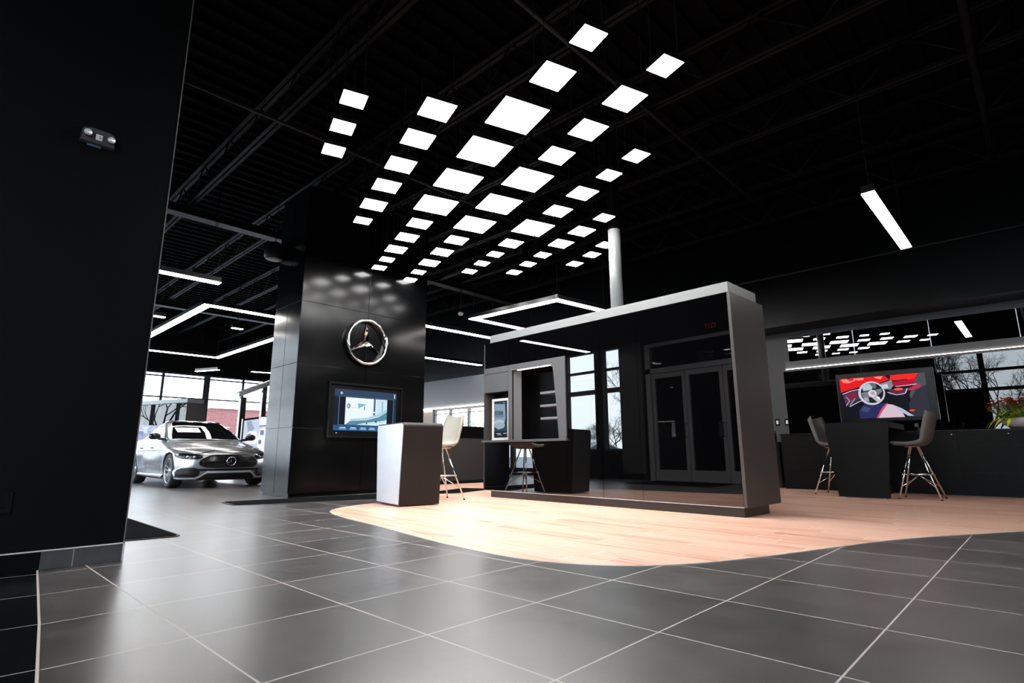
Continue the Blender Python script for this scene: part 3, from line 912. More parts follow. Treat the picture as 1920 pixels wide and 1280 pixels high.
FX0, FX1, FZ0, FZ1 = -0.012, 0.378, 0.8535, 1.492
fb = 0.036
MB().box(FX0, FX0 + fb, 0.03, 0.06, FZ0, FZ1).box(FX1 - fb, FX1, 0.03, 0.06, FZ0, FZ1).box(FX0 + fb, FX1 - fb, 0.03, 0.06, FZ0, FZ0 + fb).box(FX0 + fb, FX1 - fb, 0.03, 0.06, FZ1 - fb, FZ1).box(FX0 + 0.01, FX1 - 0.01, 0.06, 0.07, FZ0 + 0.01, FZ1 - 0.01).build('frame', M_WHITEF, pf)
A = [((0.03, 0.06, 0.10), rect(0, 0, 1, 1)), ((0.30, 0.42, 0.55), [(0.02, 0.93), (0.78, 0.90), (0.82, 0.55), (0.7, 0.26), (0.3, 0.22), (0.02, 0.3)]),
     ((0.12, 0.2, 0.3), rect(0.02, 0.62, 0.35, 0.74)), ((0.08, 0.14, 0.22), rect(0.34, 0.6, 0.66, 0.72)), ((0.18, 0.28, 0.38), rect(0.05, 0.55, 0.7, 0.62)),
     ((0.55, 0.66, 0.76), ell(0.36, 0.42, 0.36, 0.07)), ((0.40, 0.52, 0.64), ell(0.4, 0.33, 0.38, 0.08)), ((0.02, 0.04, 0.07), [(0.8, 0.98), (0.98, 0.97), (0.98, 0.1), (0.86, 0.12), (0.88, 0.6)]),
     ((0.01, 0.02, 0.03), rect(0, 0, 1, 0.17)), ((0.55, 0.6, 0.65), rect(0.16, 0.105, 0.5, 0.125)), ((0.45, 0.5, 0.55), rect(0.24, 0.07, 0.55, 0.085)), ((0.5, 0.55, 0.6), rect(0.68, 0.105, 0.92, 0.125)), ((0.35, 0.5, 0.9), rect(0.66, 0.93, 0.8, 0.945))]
art('screen', (FX0 + fb, 0.045, FZ0 + fb), (FX1 - FX0 - 2 * fb, 0, 0), (0, 0, FZ1 - FZ0 - 2 * fb), (0, -1, 0), A, pf, 0.8)  # picture given its own glow so it shows in the dim recess
# pole behind the kiosk
po = thing('support_pole', 'round pale grey steel support pole rising out of the kiosk top', 'pole', (-4.12, 6.47, 0))
MB().lathe([(0.0, KH + 0.1255), (0.088, KH + 0.1255), (0.088, 3.82), (0, 3.82)], 32).build('shaft', M_WPOLE, po)
MB().lathe([(0.0, 3.821), (0.087, 3.821), (0.087, HC - 0.001), (0, HC - 0.001)], 32).build('upper_shaft', M_CEIL, po)

# ================================================================= DESKS AND STOOLS
def desk(name, label, loc, rz, wb, wt, dp, h, group, endcap, open_back):
    """waterfall desk: local X across the front, local Y backwards"""
    t = thing(name, label, 'desk', loc, rz, group)
    e = (wt - wb) / 2
    r_ = 0.055
    def prof(ins=0.0):
        P = [(ins, 0.0 + ins), (wb - ins, 0.0 + ins)]
        top = h - ins
        for k in range(7):
            a = PI / 2 * k / 6
            P.append((wb + e - r_ + (r_ - ins) * math.cos(a), top - r_ + ins + (r_ - ins) * math.sin(a)))
        for k in range(7):
            a = PI / 2 + PI / 2 * k / 6
            P.append((-e + r_ + (r_ - ins) * math.cos(a), top - r_ + ins + (r_ - ins) * math.sin(a)))
        return P
    if not open_back:
        MB().prism(prof(), lambda x, z: (x, 0.0, z + 0.012), lambda x, z: (x, dp, z + 0.012)).build('body', M_DESK, t)
        MB().prism(prof(0.014), lambda x, z: (x, -0.004, z + 0.012), lambda x, z: (x, 0.0, z + 0.012)).build('silver_end_panel', M_ALU, t)
    else:
        MB().prism(prof(), lambda x, z: (x, 0.0, z + 0.012), lambda x, z: (x, 0.075, z + 0.012)).build('front_panel', M_TABLE, t)
        MB().box(-e, wb + e, 0.075, dp, h - 0.075, h + 0.012, bev=0.004).build('table_top', M_TABLE, t)
        MB().box(0.16, wb - 0.16, dp - 0.16, dp - 0.08, 0.0, h - 0.075).build('rear_leg', M_TABLE, t)
    for x in (0.08, wb - 0.08):
        for y in (0.04, dp - 0.12 if not open_back else 0.05):
            MB().lathe([(0, 0), (0.02, 0), (0.02, 0.012), (0, 0.012)], 12, Matrix.Translation((x, y, 0))).build('foot', M_ALU, t)
    return t
desk('consultation_desk', 'black desk block with pale silver tapered end, beside cream stool', (-6.68, 4.329, 0.003), R(-11.4), 0.746, 0.886, 0.56, 1.035, None, True, False)
desk('high_table', 'matt black waterfall high table in front of the red screen', (-2.343, 9.48, 0.003), R(1.0), 0.632, 0.815, 1.43, 1.075, None, False, True)

def stool(label, loc, rz, mshell, group):
    """bar stool facing local -Y, seat 0.76 high"""
    t = thing('bar_stool', label, 'stool', loc, rz, group)
    # one bent shell: side profile (y, z) swept across x
    P = [(-0.245, 0.775), (-0.22, 0.79), (-0.10, 0.782), (0.03, 0.775), (0.12, 0.785), (0.175, 0.83), (0.215, 0.93), (0.25, 1.05), (0.285, 1.175), (0.292, 1.195)]
    Pc = catmull([Vector((0, y, z)) for y, z in P], 4)
    def sect(i, off):
        p = Pc[i]
        d = (Pc[min(i + 1, len(Pc) - 1)] - Pc[max(i - 1, 0)]).normalized()
        nn = Vector((0, -d.z, d.y))
        if nn.z < 0 and d.y > 0.5:
            nn = -nn
        f = i / (len(Pc) - 1)
        hw = 0.225 + 0.02 * math.sin(PI * f) - (0.03 if f > 0.8 else 0) * (f - 0.8) / 0.2 - (0.03 * (1 - f / 0.12) if f < 0.12 else 0)
        row = []
        for k in range(13):
            u = -1 + 2 * k / 12
            curl = 0.085 * (abs(u) ** 2.4) * (0.18 + 0.82 * min(1, max(0, (f - 0.25) / 0.4)))
            row.append(p + Vector((u * hw, 0, 0)) + nn * (curl + off))
        return row
    nP = len(Pc)
    inner = [sect(i, 0.0) for i in range(nP)]
    outer = [sect(i, -0.045 if 3 < i < nP - 3 else -0.02) for i in range(nP)]
    mb = MB()
    loops = [inner[i] + outer[i][::-1] for i in range(nP)]
    m_ = len(loops[0])
    mb.add([p for l in loops for p in l], [(i * m_ + j, i * m_ + (j + 1) % m_, (i + 1) * m_ + (j + 1) % m_, (i + 1) * m_ + j) for i in range(nP - 1) for j in range(m_)] + [tuple(range(m_))[::-1], tuple(range((nP - 1) * m_, nP * m_))], None, True)
    mb.build('seat_shell', mshell, t)
    MB().box(-0.10, 0.10, -0.10, 0.10, 0.722, 0.742, bev=0.004).build('seat_bracket', M_CHROME, t)
    for sx_ in (-1, 1):
        MB().box(sx_ * 0.205 - 0.012, sx_ * 0.205 + 0.012, -0.03, 0.045, 0.735, 0.768, bev=0.003).build('side_clip', M_CHROME, t)
    ft = {}
    for sx_ in (-1, 1):
        for sy in (-1, 1):
            a, b = Vector((sx_ * 0.05, sy * 0.045 + 0.0, 0.728)), Vector((sx_ * 0.235, sy * 0.24 + 0.02, 0.012))
            ft[(sx_, sy)] = (a, b)
            l = MB().tube([a, b], 0.0105, 10).build('leg', M_CHROME, t)
            MB().lathe([(0, 0), (0.014, 0), (0.014, 0.014), (0, 0.014)], 12, Matrix.Translation((b.x, b.y, 0))).build('foot', M_CARBL, l)
    def at(k, z):
        a, b = ft[k]
        return a.lerp(b, (a.z - z) / (a.z - b.z))
    zr = 0.34
    ring = [at(k, zr) for k in ((-1, -1), (1, -1), (1, 1), (-1, 1))]
    for i in range(4):
        a, b = ring[i], ring[(i + 1) % 4]
        MB().tube([a + (a - b) * 0.08, b + (b - a) * 0.08], 0.008, 8).build('footrest', M_CHROME, t)
    hub = Vector((0, 0.01, 0.325))
    for k in ft:
        MB().tube([hub, at(k, 0.17)], 0.006, 6).build('brace', M_CHROME, t)
    return t
st = stool('grey upholstered bar stool right of the matt black high table', (-1.40, 9.86, 0.003), R(-90), M_FABG, 'grey bar stools')
dup(st, (-2.50, 10.13, 0.003), R(82), 'grey upholstered bar stool left of and behind the high table', 'grey bar stools')
stool('cream leather bar stool tucked behind the silver ended desk', (-6.42, 5.22, 0.003), R(-9), M_LEATHW, None)

# ================================================================= RIGHT COUNTER WALL
def cabinet(x0, x1, label, drawers, lock=False):
    t = thing('base_cabinet', label, 'cabinet', ((x0 + x1) / 2, 11.0, 0), 0, 'black base cabinets along the right wall')
    h = (x1 - x0) / 2
    MB().box(-h, h, 0.02, 0.585, 0.004, 0.965).build('carcass', M_KBLACK, t)
    z = [0.012] + drawers + [0.962]
    for i in range(len(z) - 1):
        d = MB().box(-h + 0.002, h - 0.002, 0.0, 0.0195, z[i] + 0.002, z[i + 1] - 0.002).build('drawer' if len(z) > 2 else 'door', M_CAB, t)
        MB().box(-0.07, 0.07, -0.012, 0.0, z[i + 1] - 0.012, z[i + 1] - 0.004).build('handle', M_KBLACK, d)
    if lock:
        MB().lathe([(0, 0), (0.008, 0), (0.008, 0.006), (0, 0.006)], 12, Matrix.Translation((h - 0.06, -0.001, 0.92)) @ Matrix.Rotation(PI / 2, 4, 'X')).build('lock', M_ALU, t)
cabinet(-3.58, -2.95, 'black oak three drawer cabinet at the left end, behind the left grey stool', [0.345, 0.755])
cabinet(-2.95, -2.0, 'black oak two part cabinet mostly hidden behind the high table', [0.755])
cabinet(-2.0, -1.0, 'black oak cabinet behind the right grey bar stool', [0.755], True)
cabinet(-1.0, -0.335, 'black oak three drawer cabinet below the planted bowl', [0.345, 0.755], True)
cabinet(-0.335, 0.6, 'black oak three drawer cabinet at the right edge of the picture', [0.345, 0.755])
wt = MB().box(-3.6, 0.62, 10.985, 11.585, 0.966, 0.990, bev=0.003).build('counter_worktop', M_KBLACK)
setp(wt, 'long thin black worktop over the base cabinets along the right wall', 'worktop')
struct('baseboard_right', MB().box(-7.5, -3.585, 11.575, 11.599, 0.003, 0.11).box(0.61, XE, 11.575, 11.599, 0.003, 0.11), M_OAK)
# backsplash
bs = thing('glass_backsplash', 'glossy black glass backsplash above the worktop reflecting bare trees', 'backsplash', (0, 11.58, 0))
for a, b in ((-3.60, -2.52), (-2.52, -1.19), (-1.19, 0.12), (0.12, 1.6)):
    MB().box(a + 0.001, b - 0.001, 0.0, 0.018, 0.993, 2.215).build('glass_panel', M_BGLASS4, bs)
hs = thing('mirror_cabinet', 'shallow wall cabinet strip of mirror panels reflecting the ceiling lights', 'cabinet', (0, 11.6, 0))
MB().box(-3.52, 1.7, -0.10, -0.002, 2.25, 2.40).build('lower_fascia', M_KGREY, hs)
MB().box(-3.46, 1.7, -0.04, -0.002, 2.40, 2.86).build('backing', M_KBLACK, hs)
for a, b in ((-3.45, -2.32), (-2.32, -1.19), (-1.19, -0.07), (-0.07, 1.06)):
    MB().box(a + 0.002, b - 0.002, -0.07, -0.045, 2.403, 2.858).build('mirror_panel', M_BGLASS2, hs)
for a in (-2.32, -1.19, -0.07):
    MB().box(a - 0.006, a + 0.006, -0.076, -0.04, 2.40, 2.86).build('divider', M_ALU, hs)
MB().box(-3.52, 1.7, -0.118, -0.106, 2.244, 2.2495).build('light_strip', M_COVE, hs)
tv2 = thing('wall_television', 'large screen showing a red and black car interior above the high table', 'screen', (0, 11.0, 0))
MB().box(-2.555, -1.17, 0.0, 0.10, 1.155, 2.0, bev=0.006).build('casing', M_CARBL, tv2)
MB().box(-2.2, -1.5, 0.10, 0.575, 1.35, 1.8).build('wall_bracket', M_STEEL, tv2)
RD, RD2, DK, CR, PU = (0.72, 0.01, 0.015), (0.42, 0.005, 0.03), (0.006, 0.006, 0.012), (0.62, 0.62, 0.68), (0.07, 0.03, 0.08)
A = [(DK, rect(0, 0, 1, 1)), (RD, [(0, 1), (0.55, 1), (0.60, 0.90), (0.46, 0.82), (0.30, 0.80), (0.12, 0.72), (0, 0.66)]), ((0.85, 0.02, 0.015), [(0.62, 1), (0.93, 1), (0.88, 0.86), (0.72, 0.86), (0.60, 0.88)]),
     ((0.9, 0.22, 0.16), [(0.02, 0.99), (0.09, 0.99), (0.13, 0.93), (0.18, 0.92), (0.17, 0.99), (0.30, 0.99), (0.30, 0.94), (0.24, 0.93), (0.21, 0.95), (0.12, 0.88), (0.04, 0.9)]), ((0.9, 0.25, 0.2), [(0.42, 0.99), (0.53, 0.99), (0.50, 0.92), (0.45, 0.95)]),
     ((0.07, 0.07, 0.085), [(0.93, 1), (1, 1), (1, 0.2), (0.86, 0.1), (0.80, 0.5), (0.86, 0.75)]), ((0.028, 0.028, 0.04), [(0.88, 0.62), (1, 0.72), (1, 0), (0.8, 0), (0.78, 0.3)]),
     (PU, [(0.02, 0.62), (0.20, 0.70), (0.5, 0.82), (0.62, 0.88), (0.60, 0.70), (0.3, 0.55), (0.05, 0.3)]), ((0.20, 0.015, 0.05), [(0.06, 0.60), (0.18, 0.66), (0.2, 0.55), (0.1, 0.45)]),
     ((0.22, 0.22, 0.27), [(0.46, 0.80), (0.62, 0.88), (0.66, 0.80), (0.60, 0.66), (0.5, 0.68)]), ((0.55, 0.58, 0.62), [(0.50, 0.78), (0.57, 0.80), (0.58, 0.70), (0.53, 0.69)]),
     (RD2, [(0.62, 0.82), (0.90, 0.88), (0.86, 0.74), (0.64, 0.74)]), ((0.5, 0.02, 0.07), [(0.80, 0.66), (0.94, 0.76), (0.93, 0.66), (0.80, 0.6)]), ((0.10, 0.02, 0.06), [(0.58, 0.66), (0.78, 0.66), (0.74, 0.5), (0.58, 0.54)]), ((0.95, 0.10, 0.05), ell(0.69, 0.655, 0.05, 0.03)),
     ((0.02, 0.025, 0.10), [(0.28, 0.36), (0.52, 0.34), (0.50, 0.05), (0.42, 0.0), (0.2, 0.0), (0.2, 0.2)]), ((0.05, 0.06, 0.16), [(0.26, 0.30), (0.34, 0.24), (0.30, 0.14), (0.22, 0.2)]),
     ((0.62, 0.48, 0.56), [(0.40, 0.0), (0.47, 0.2), (0.54, 0.32), (0.60, 0.30), (0.70, 0.1), (0.72, 0.0)]), ((0.6, 0.06, 0.14), [(0.395, 0.0), (0.47, 0.23), (0.53, 0.34), (0.55, 0.335), (0.46, 0.12), (0.42, 0.0)]),
     ((0.45, 0.45, 0.58), [(0.60, 0.30), (0.70, 0.2), (0.82, 0.02), (0.76, 0.02), (0.66, 0.16)]), ((0.7, 0.08, 0.08), [(0.77, 0.16), (0.84, 0.16), (0.83, 0.13), (0.79, 0.12)])]
for pl, c_, w_ in (([(0.02, 0.62), (0.14, 0.69), (0.30, 0.73)], CR, 0.014), ([(0.09, 0.30), (0.22, 0.42), (0.3, 0.44)], CR, 0.014), ([(0.56, 0.60), (0.66, 0.52), (0.76, 0.55), (0.79, 0.66)], CR, 0.012), ([(0.66, 0.72), (0.80, 0.73), (0.90, 0.75)], CR, 0.014), ([(0.63, 0.84), (0.80, 0.87)], (0.03, 0.02, 0.03), 0.03), ([(0.05, 0.33), (0.1, 0.45), (0.06, 0.55)], (0.5, 0.4, 0.45), 0.01), ([(0.1, 0.34), (0.17, 0.5)], (0.5, 0.4, 0.45), 0.01)):
    A += [(c_, q) for q in stroke(pl, w_)]
wc, wr_ = (0.375, 0.60), (0.158, 0.285)
A += [((0.55, 0.56, 0.62), ell(*wc, *wr_, 40)), ((0.012, 0.012, 0.02), ell(wc[0] + 0.006, wc[1] + 0.004, wr_[0] - 0.024, wr_[1] - 0.042, 40)),
      ((0.42, 0.52, 0.58), [(0.27, 0.78), (0.36, 0.84), (0.42, 0.80), (0.38, 0.68), (0.28, 0.66)]), ((0.12, 0.14, 0.18), [(0.36, 0.84), (0.44, 0.83), (0.44, 0.72), (0.41, 0.7)]),
      ((0.18, 0.18, 0.22), [(0.25, 0.62), (0.5, 0.7), (0.5, 0.62), (0.42, 0.50), (0.27, 0.50)]), ((0.45, 0.46, 0.5), [(0.36, 0.52), (0.43, 0.5), (0.48, 0.40), (0.44, 0.36)]), ((0.35, 0.35, 0.4), [(0.27, 0.5), (0.33, 0.5), (0.34, 0.40), (0.29, 0.42)]),
      ((0.65, 0.62, 0.68), ell(0.385, 0.59, 0.05, 0.085)), ((0.35, 0.34, 0.40), ell(0.392, 0.595, 0.026, 0.045)), ((0.75, 0.75, 0.8), [(0.42, 0.53), (0.46, 0.50), (0.475, 0.42), (0.44, 0.45)])]
art('screen', (-2.503, -0.001, 1.215), (1.226, 0, 0), (0, 0, 0.70), (0, -1, 0), A, tv2, 1.1)
# planted bowl
pl = thing('planter_bowl', 'grey bowl of yellow green leaves and orange red flowers on the worktop', 'plant', (-0.205, 11.20, 0.991))
MB().lathe([(0, 0), (0.11, 0), (0.19, 0.03), (0.255, 0.085), (0.275, 0.15), (0.262, 0.152), (0.24, 0.10), (0.1, 0.06), (0, 0.06)], 40).build('bowl', M_BOWL, pl)
MB().lathe([(0, 0.125), (0.247, 0.125), (0.25, 0.11), (0, 0.10)], 24).build('soil', M_BARK, pl)
rnd = random.Random(7)
def leaf(mb, base, d, ln, wd, droop, m):
    d = Vector(d).normalized()
    side = d.cross(Vector((0, 0, 1)))
    side = side.normalized() if side.length > 0.01 else Vector((1, 0, 0))
    rows = []
    n_ = 7
    for i in range(n_):
        f = i / (n_ - 1)
        c = Vector(base) + d * ln * f + Vector((0, 0, -droop * f * f))
        ww = wd * math.sin(PI * min(1, f * 0.93 + 0.07)) ** 0.8 * (1 - 0.25 * f)
        rows.append([c - side * ww + Vector((0, 0, 0.25 * ww)), c, c + side * ww + Vector((0, 0, 0.25 * ww))])
    mb.grid(rows, m)
lf = MB()
for i in range(120):
    a = rnd.uniform(0, 2 * PI)
    rr = rnd.uniform(0.03, 0.24)
    up = rnd.uniform(0.05, 1.1)
    leaf(lf, (rr * math.cos(a), rr * math.sin(a), 0.125 + rnd.uniform(0, 0.16) * (1 - rr / 0.3)), (math.cos(a + rnd.uniform(-.5, .5)), math.sin(a + rnd.uniform(-.5, .5)), up), rnd.uniform(0.12, 0.25), rnd.uniform(0.028, 0.052), rnd.uniform(0.03, 0.14), M_LEAF if rnd.random() < 0.72 else M_LEAF2)
for a in (3.3, 3.6, 3.9, 2.9, 4.3):
    leaf(lf, (0.23 * math.cos(a), 0.23 * math.sin(a), 0.14), (math.cos(a), math.sin(a), 0.35), 0.24, 0.034, 0.22, M_LEAF)
o = lf.build('foliage', None, pl)
fl = MB()
for i in range(150):
    a = rnd.uniform(0.3, PI + 0.25)
    rr = rnd.uniform(0.05, 0.27)
    c = Vector((rr * math.cos(a) * 1.2 - 0.06, 0.02 + rr * math.sin(a) * 0.7, 0.30 + rnd.uniform(0, 0.17) - 0.3 * max(0, rr - 0.15)))
    for k in range(6):
        q = rnd.uniform(0, 2 * PI)
        leaf(fl, c, (math.cos(q), math.sin(q), rnd.uniform(-0.2, 0.9)), 0.045, 0.016, 0.01, M_FLOWER)
    fl.tube([c, (c.x * 0.6, c.y * 0.6, 0.12)], 0.002, 4, M_LEAF2)
fl.build('flowers', None, pl)
for xx, lb in ((-3.806, 'white wall outlet in black surround, nearer the kiosk'), (-3.627, 'white wall outlet in black surround, right beside the black glass')):
    ot = thing('wall_outlet', lb, 'outlet', (xx + 0.0, YR, 1.235), 0, 'wall outlets left of the counter')
    MB().box(-0.045, 0.045, -0.008, 0.0, -0.065, 0.065, bev=0.002).build('surround', M_CARBL, ot)
    MB().box(-0.02, 0.02, -0.012, -0.008, -0.035, 0.035, bev=0.001).build('insert', M_PLATE, ot)
sd = thing('soap_dispenser', 'small chrome pump bottle between the kiosk and the left cabinet', 'dispenser', (-3.79, 11.30, 0))
MB().lathe([(0, 0.85), (0.04, 0.85), (0.04, 1.05), (0.015, 1.08), (0.012, 1.15), (0, 1.15)], 16).build('bottle', M_CHROME, sd)
MB().tube([(0, 0, 1.15), (0, -0.05, 1.15), (0, -0.06, 1.12)], 0.008).build('spout', M_CARBL, sd)
MB().box(-0.10, 0.10, -0.12, 0.12, 0.0, 0.85).build('stand', M_CARBL, sd)
# reception counter beyond the column
rcp = thing('reception_counter', 'dark reception counter between the column and the kiosk', 'counter', (-10.45, 0, 0))
MB().box(-0.70, 0.0, 7.6, 11.3, 0.0, 1.02).build('front_panel', M_KEND, rcp)
MB().box(-0.72, -0.03, 7.6, 11.3, 1.02, 1.32).build('upper_counter', M_KBLACK, rcp)
mo = thing('desk_monitor', 'small black monitor back on the dark reception counter', 'monitor', (-10.75, 9.35, 1.32))
MB().box(-0.02, 0.02, -0.10, 0.10, 0.03, 0.17, bev=0.01).build('screen_case', M_CARBL, mo)
MB().box(-0.05, 0.05, -0.06, 0.06, 0.0, 0.01).box(-0.01, 0.01, -0.02, 0.02, 0.01, 0.04).build('stand', M_CARBL, mo)

# ================================================================= MATS
def floor_mat(name, label, quad, z=0.0):
    t = thing(name, label, 'mat', (0, 0, z), 0, 'black entrance mats')
    c = Vector((sum(p[0] for p in quad) / 4, sum(p[1] for p in quad) / 4))
    def rnd_quad(q, rr):
        out = []
        n_ = len(q)
        for i in range(n_):
            p, a, b = Vector(q[i]), Vector(q[i - 1]), Vector(q[(i + 1) % n_])
            u, v = (a - p).normalized(), (b - p).normalized()
            for k in range(5):
                f = k / 4
                out.append(p + u * rr * (1 - f) ** 2 + v * rr * f * f)
        return out
    fill_poly(rnd_quad(quad, 0.09), 0.0, 0.006).build('rubber_border', M_MATB, t)
    q2 = []
    for p in quad:
        v = c - Vector(p)
        q2.append(Vector(p) + v.normalized() * 0.045)
    fill_poly(rnd_quad(q2, 0.06), 0.006, 0.012).build('carpet', M_MAT, t)
floor_mat('entrance_mat', 'black carpet mat poking out past the foreground wall skirting', [(-7.25, 1.58), (-5.22, 1.56), (-5.38, 0.28), (-7.3, 0.3)])
floor_mat('entrance_mat', 'long narrow black mat running along the foot of the clad column', [(-8.36, 2.92), (-7.80, 2.88), (-7.13, 5.2), (-7.95, 5.55)], 0.0035)
floor_mat('entrance_mat', 'black mat behind the cream stool, nearer of the two', [(-7.55, 5.62), (-7.2, 6.25), (-7.55, 7.35), (-8.15, 7.2)], 0.0035)
floor_mat('entrance_mat', 'black mat along the foot of the reception counter', [(-10.3, 8.0), (-9.5, 7.7), (-9.3, 10.4), (-10.35, 10.6)], 0.0035)

# ================================================================= SMALL WALL ITEMS
el = thing('emergency_light', 'twin head emergency light high on the black foreground wall', 'emergency light', (-4.35, 0.516, 2.742))
cas = MB()
prf = [(-0.10, -0.05), (0.10, -0.05), (0.10, 0.052), (0.06, 0.06), (-0.06, 0.06), (-0.10, 0.052)]
cas.prism([(-0.095, -0.048), (0.095, -0.048), (0.09, 0.045), (0.05, 0.058), (-0.05, 0.058), (-0.09, 0.045)], lambda y, z: (0, y, z), lambda y, z: (0.035, y * 0.94, z * 0.94))
cas.build('casing', mat('grey_black_casing', (0.07, 0.07, 0.075), 0.22), el)
for sy in (-1, 1):
    h_ = MB().lathe([(0, 0.0), (0.018, 0.0), (0.025, 0.018), (0.025, 0.024), (0.0235, 0.026), (0.0, 0.020)], 24, Matrix.Translation((0.033, sy * 0.064, 0.002 - 0.003 * sy)) @ Matrix.Rotation(PI / 2, 4, 'Y'))
    hd = h_.build('lamp_head', MATS['grey_black_casing'], el)
    MB().lathe([(0, 0.0255), (0.010, 0.0255), (0.022, 0.027), (0.0, 0.029)], 24, Matrix.Translation((0.033, sy * 0.064, 0.002 - 0.003 * sy)) @ Matrix.Rotation(PI / 2, 4, 'Y')).build('lens', mat('pale_lens_plastic', (0.95, 0.97, 1.0), 0.35, metal=0.25) if 'pale_lens_plastic' not in MATS else MATS['pale_lens_plastic'], hd)
MB().box(0.0345, 0.039, -0.018, 0.018, -0.022, 0.018).build('label_plate', M_PLATE, el)
MB().box(0.039, 0.0396, 0.0, 0.012, -0.006, 0.0).box(0.039, 0.0396, 0.0, 0.006, 0.006, 0.010).build('label_mark', M_CARBL, el)
MB().box(0.004, 0.014, -0.055, 0.02, -0.064, -0.052).build('test_strip', mat('blue_grey_label', (0.08, 0.13, 0.17), 0.4), el)
wp = thing('wall_plate', 'black wall plate low on the foreground wall at the left edge', 'wall plate', (-4.35, 0.32, 0.39))
MB().box(0, 0.012, -0.075, 0.07, -0.06, 0.06, bev=0.003).build('plate', M_CARBL, wp)
MB().box(0.012, 0.016, 0.02, 0.045, -0.03, -0.02).box(0.012, 0.016, -0.05, -0.025, -0.03, -0.02).build('switch', M_CAB, wp)
dt = thing('ceiling_detector', 'small pale detector hanging between the column and bracket light', 'detector', onz(864, 588, 4.2))
MB().lathe([(0, -0.05), (0.05, -0.04), (0.07, 0.0), (0.06, 0.04), (0, 0.045)], 20).build('head', M_WHITEF, dt)
MB().tube([(0, 0, 0.04), (0, 0, HC - 0.66 - 4.2)], 0.012, 8).build('stem', M_STEEL, dt)
sp = thing('ceiling_speaker', 'round dark pendant loudspeaker at the upper left of the column', 'speaker', tuple(Vector((0, 0, EYE)) + (_f + _r2 * ((514 - 960) / F_PX) - _u2 * ((486 - 640) / F_PX)) * 9.6))
MB().lathe([(0, 0), (0.14, 0.0), (0.17, 0.05), (0.16, 0.22), (0.08, 0.3), (0, 0.3)], 28).build('cabinet', M_PIPE, sp)
MB().lathe([(0, -0.004), (0.13, -0.004), (0.135, 0.0), (0, 0.0)], 28).build('grille', M_KEND, sp)
MB().tube([(0, 0, 0.3), (0, 0, HC - sp.location.z)], 0.006, 6).build('suspension_cable', M_STEEL, sp)

# ================================================================= CAR
def interp(tab, z):
    if z <= tab[0][0]:
        return tab[0][1:]
    for a, b in zip(tab, tab[1:]):
        if z <= b[0]:
            f = (z - a[0]) / (b[0] - a[0])
            return tuple(p + (q - p) * f for p, q in zip(a[1:], b[1:]))
    return tab[-1][1:]
#        z     xf     w     Lf    xr     Lr
LOW = [(0.15, -0.16, 0.80, 0.62, -4.58, 0.5), (0.20, -0.08, 0.86, 0.66, -4.66, 0.5), (0.28, -0.03, 0.895, 0.70, -4.71, 0.5), (0.40, 0.0, 0.905, 0.76, -4.74, 0.5),
       (0.52, -0.008, 0.912, 0.80, -4.75, 0.5), (0.62, -0.03, 0.910, 0.86, -4.75, 0.55), (0.68, -0.06, 0.905, 0.92, -4.74, 0.6), (0.725, -0.12, 0.897, 0.98, -4.72, 0.6), (0.765, -0.22, 0.888, 1.04, -4.70, 0.62),
       (0.80, -0.36, 0.876, 1.08, -4.69, 0.62), (0.84, -0.60, 0.862, 1.06, -4.68, 0.62), (0.88, -0.88, 0.848, 1.0, -4.67, 0.62), (0.92, -1.18, 0.832, 0.85, -4.66, 0.62), (0.95, -1.38, 0.815, 0.66, -4.63, 0.6), (0.98, -1.50, 0.79, 0.50, -4.55, 0.5), (1.005, -1.60, 0.76, 0.4, -4.35, 0.4)]
TOP = [(0.955, -1.36, 0.785, 0.52, -4.18, 0.42), (1.06, -1.60, 0.742, 0.46, -3.98, 0.42), (1.17, -1.85, 0.690, 0.42, -3.74, 0.42), (1.28, -2.12, 0.638, 0.40, -3.44, 0.42), (1.36, -2.36, 0.592, 0.38, -3.16, 0.40), (1.405, -2.58, 0.545, 0.34, -2.98, 0.36), (1.43, -2.74, 0.46, 0.12, -2.90, 0.03)]
PW_ = 2.5
def half_outline(tab, z, p=PW_, nf=16, nm=22, nr=10):
    xf, w_, Lf, xr, Lr = interp(tab, z)
    out = []
    for i in range(nf):
        t_ = PI / 2 * i / nf
        out.append((xf - Lf + Lf * math.cos(t_) ** (2 / p), w_ * math.sin(t_) ** (2 / p)))
    for i in range(nm):
        f = i / nm
        out.append((xf - Lf + (xr + Lr - xf + Lf) * f, w_))
    for i in range(nr + 1):
        t_ = PI / 2 * (1 - i / nr)
        out.append((xr + Lr - Lr * max(0, math.cos(t_)) ** (2 / p), w_ * math.sin(t_) ** (2 / p)))
    return out
def bulge(x, y, z):
    """shoulder line and wheel hips on the flanks"""
    k = 0.014 * math.exp(-((z - 0.78) / 0.05) ** 2) - 0.022 * math.exp(-((z - 0.42) / 0.16) ** 2) * math.exp(-((x + 2.3) / 0.75) ** 2)
    hip = 0.016 * (math.exp(-((x + 0.84) / 0.42) ** 2) + 1.2 * math.exp(-((x + 3.70) / 0.5) ** 2)) * math.exp(-((z - 0.58) / 0.22) ** 2)
    s_ = min(1, max(0, (abs(y) - 0.6) / 0.25))
    return y + math.copysign((k + hip) * s_, y) if abs(y) > 1e-6 else y
def XF(tab, y, z, p=PW_):
    xf, w_, Lf, xr, Lr = interp(tab, z)
    q = min(0.9999, abs(y) / w_)
    return xf - Lf + Lf * (1 - q ** p) ** (1 / p)
def YS(tab, x, z, p=PW_):
    xf, w_, Lf, xr, Lr = interp(tab, z)
    if x > xf - Lf:
        t_ = min(1, (x - xf + Lf) / Lf)
        return w_ * (1 - t_ ** p) ** (1 / p)
    if x < xr + Lr:
        t_ = min(1, (xr + Lr - x) / Lr)
        return w_ * (1 - t_ ** p) ** (1 / p)
    return w_
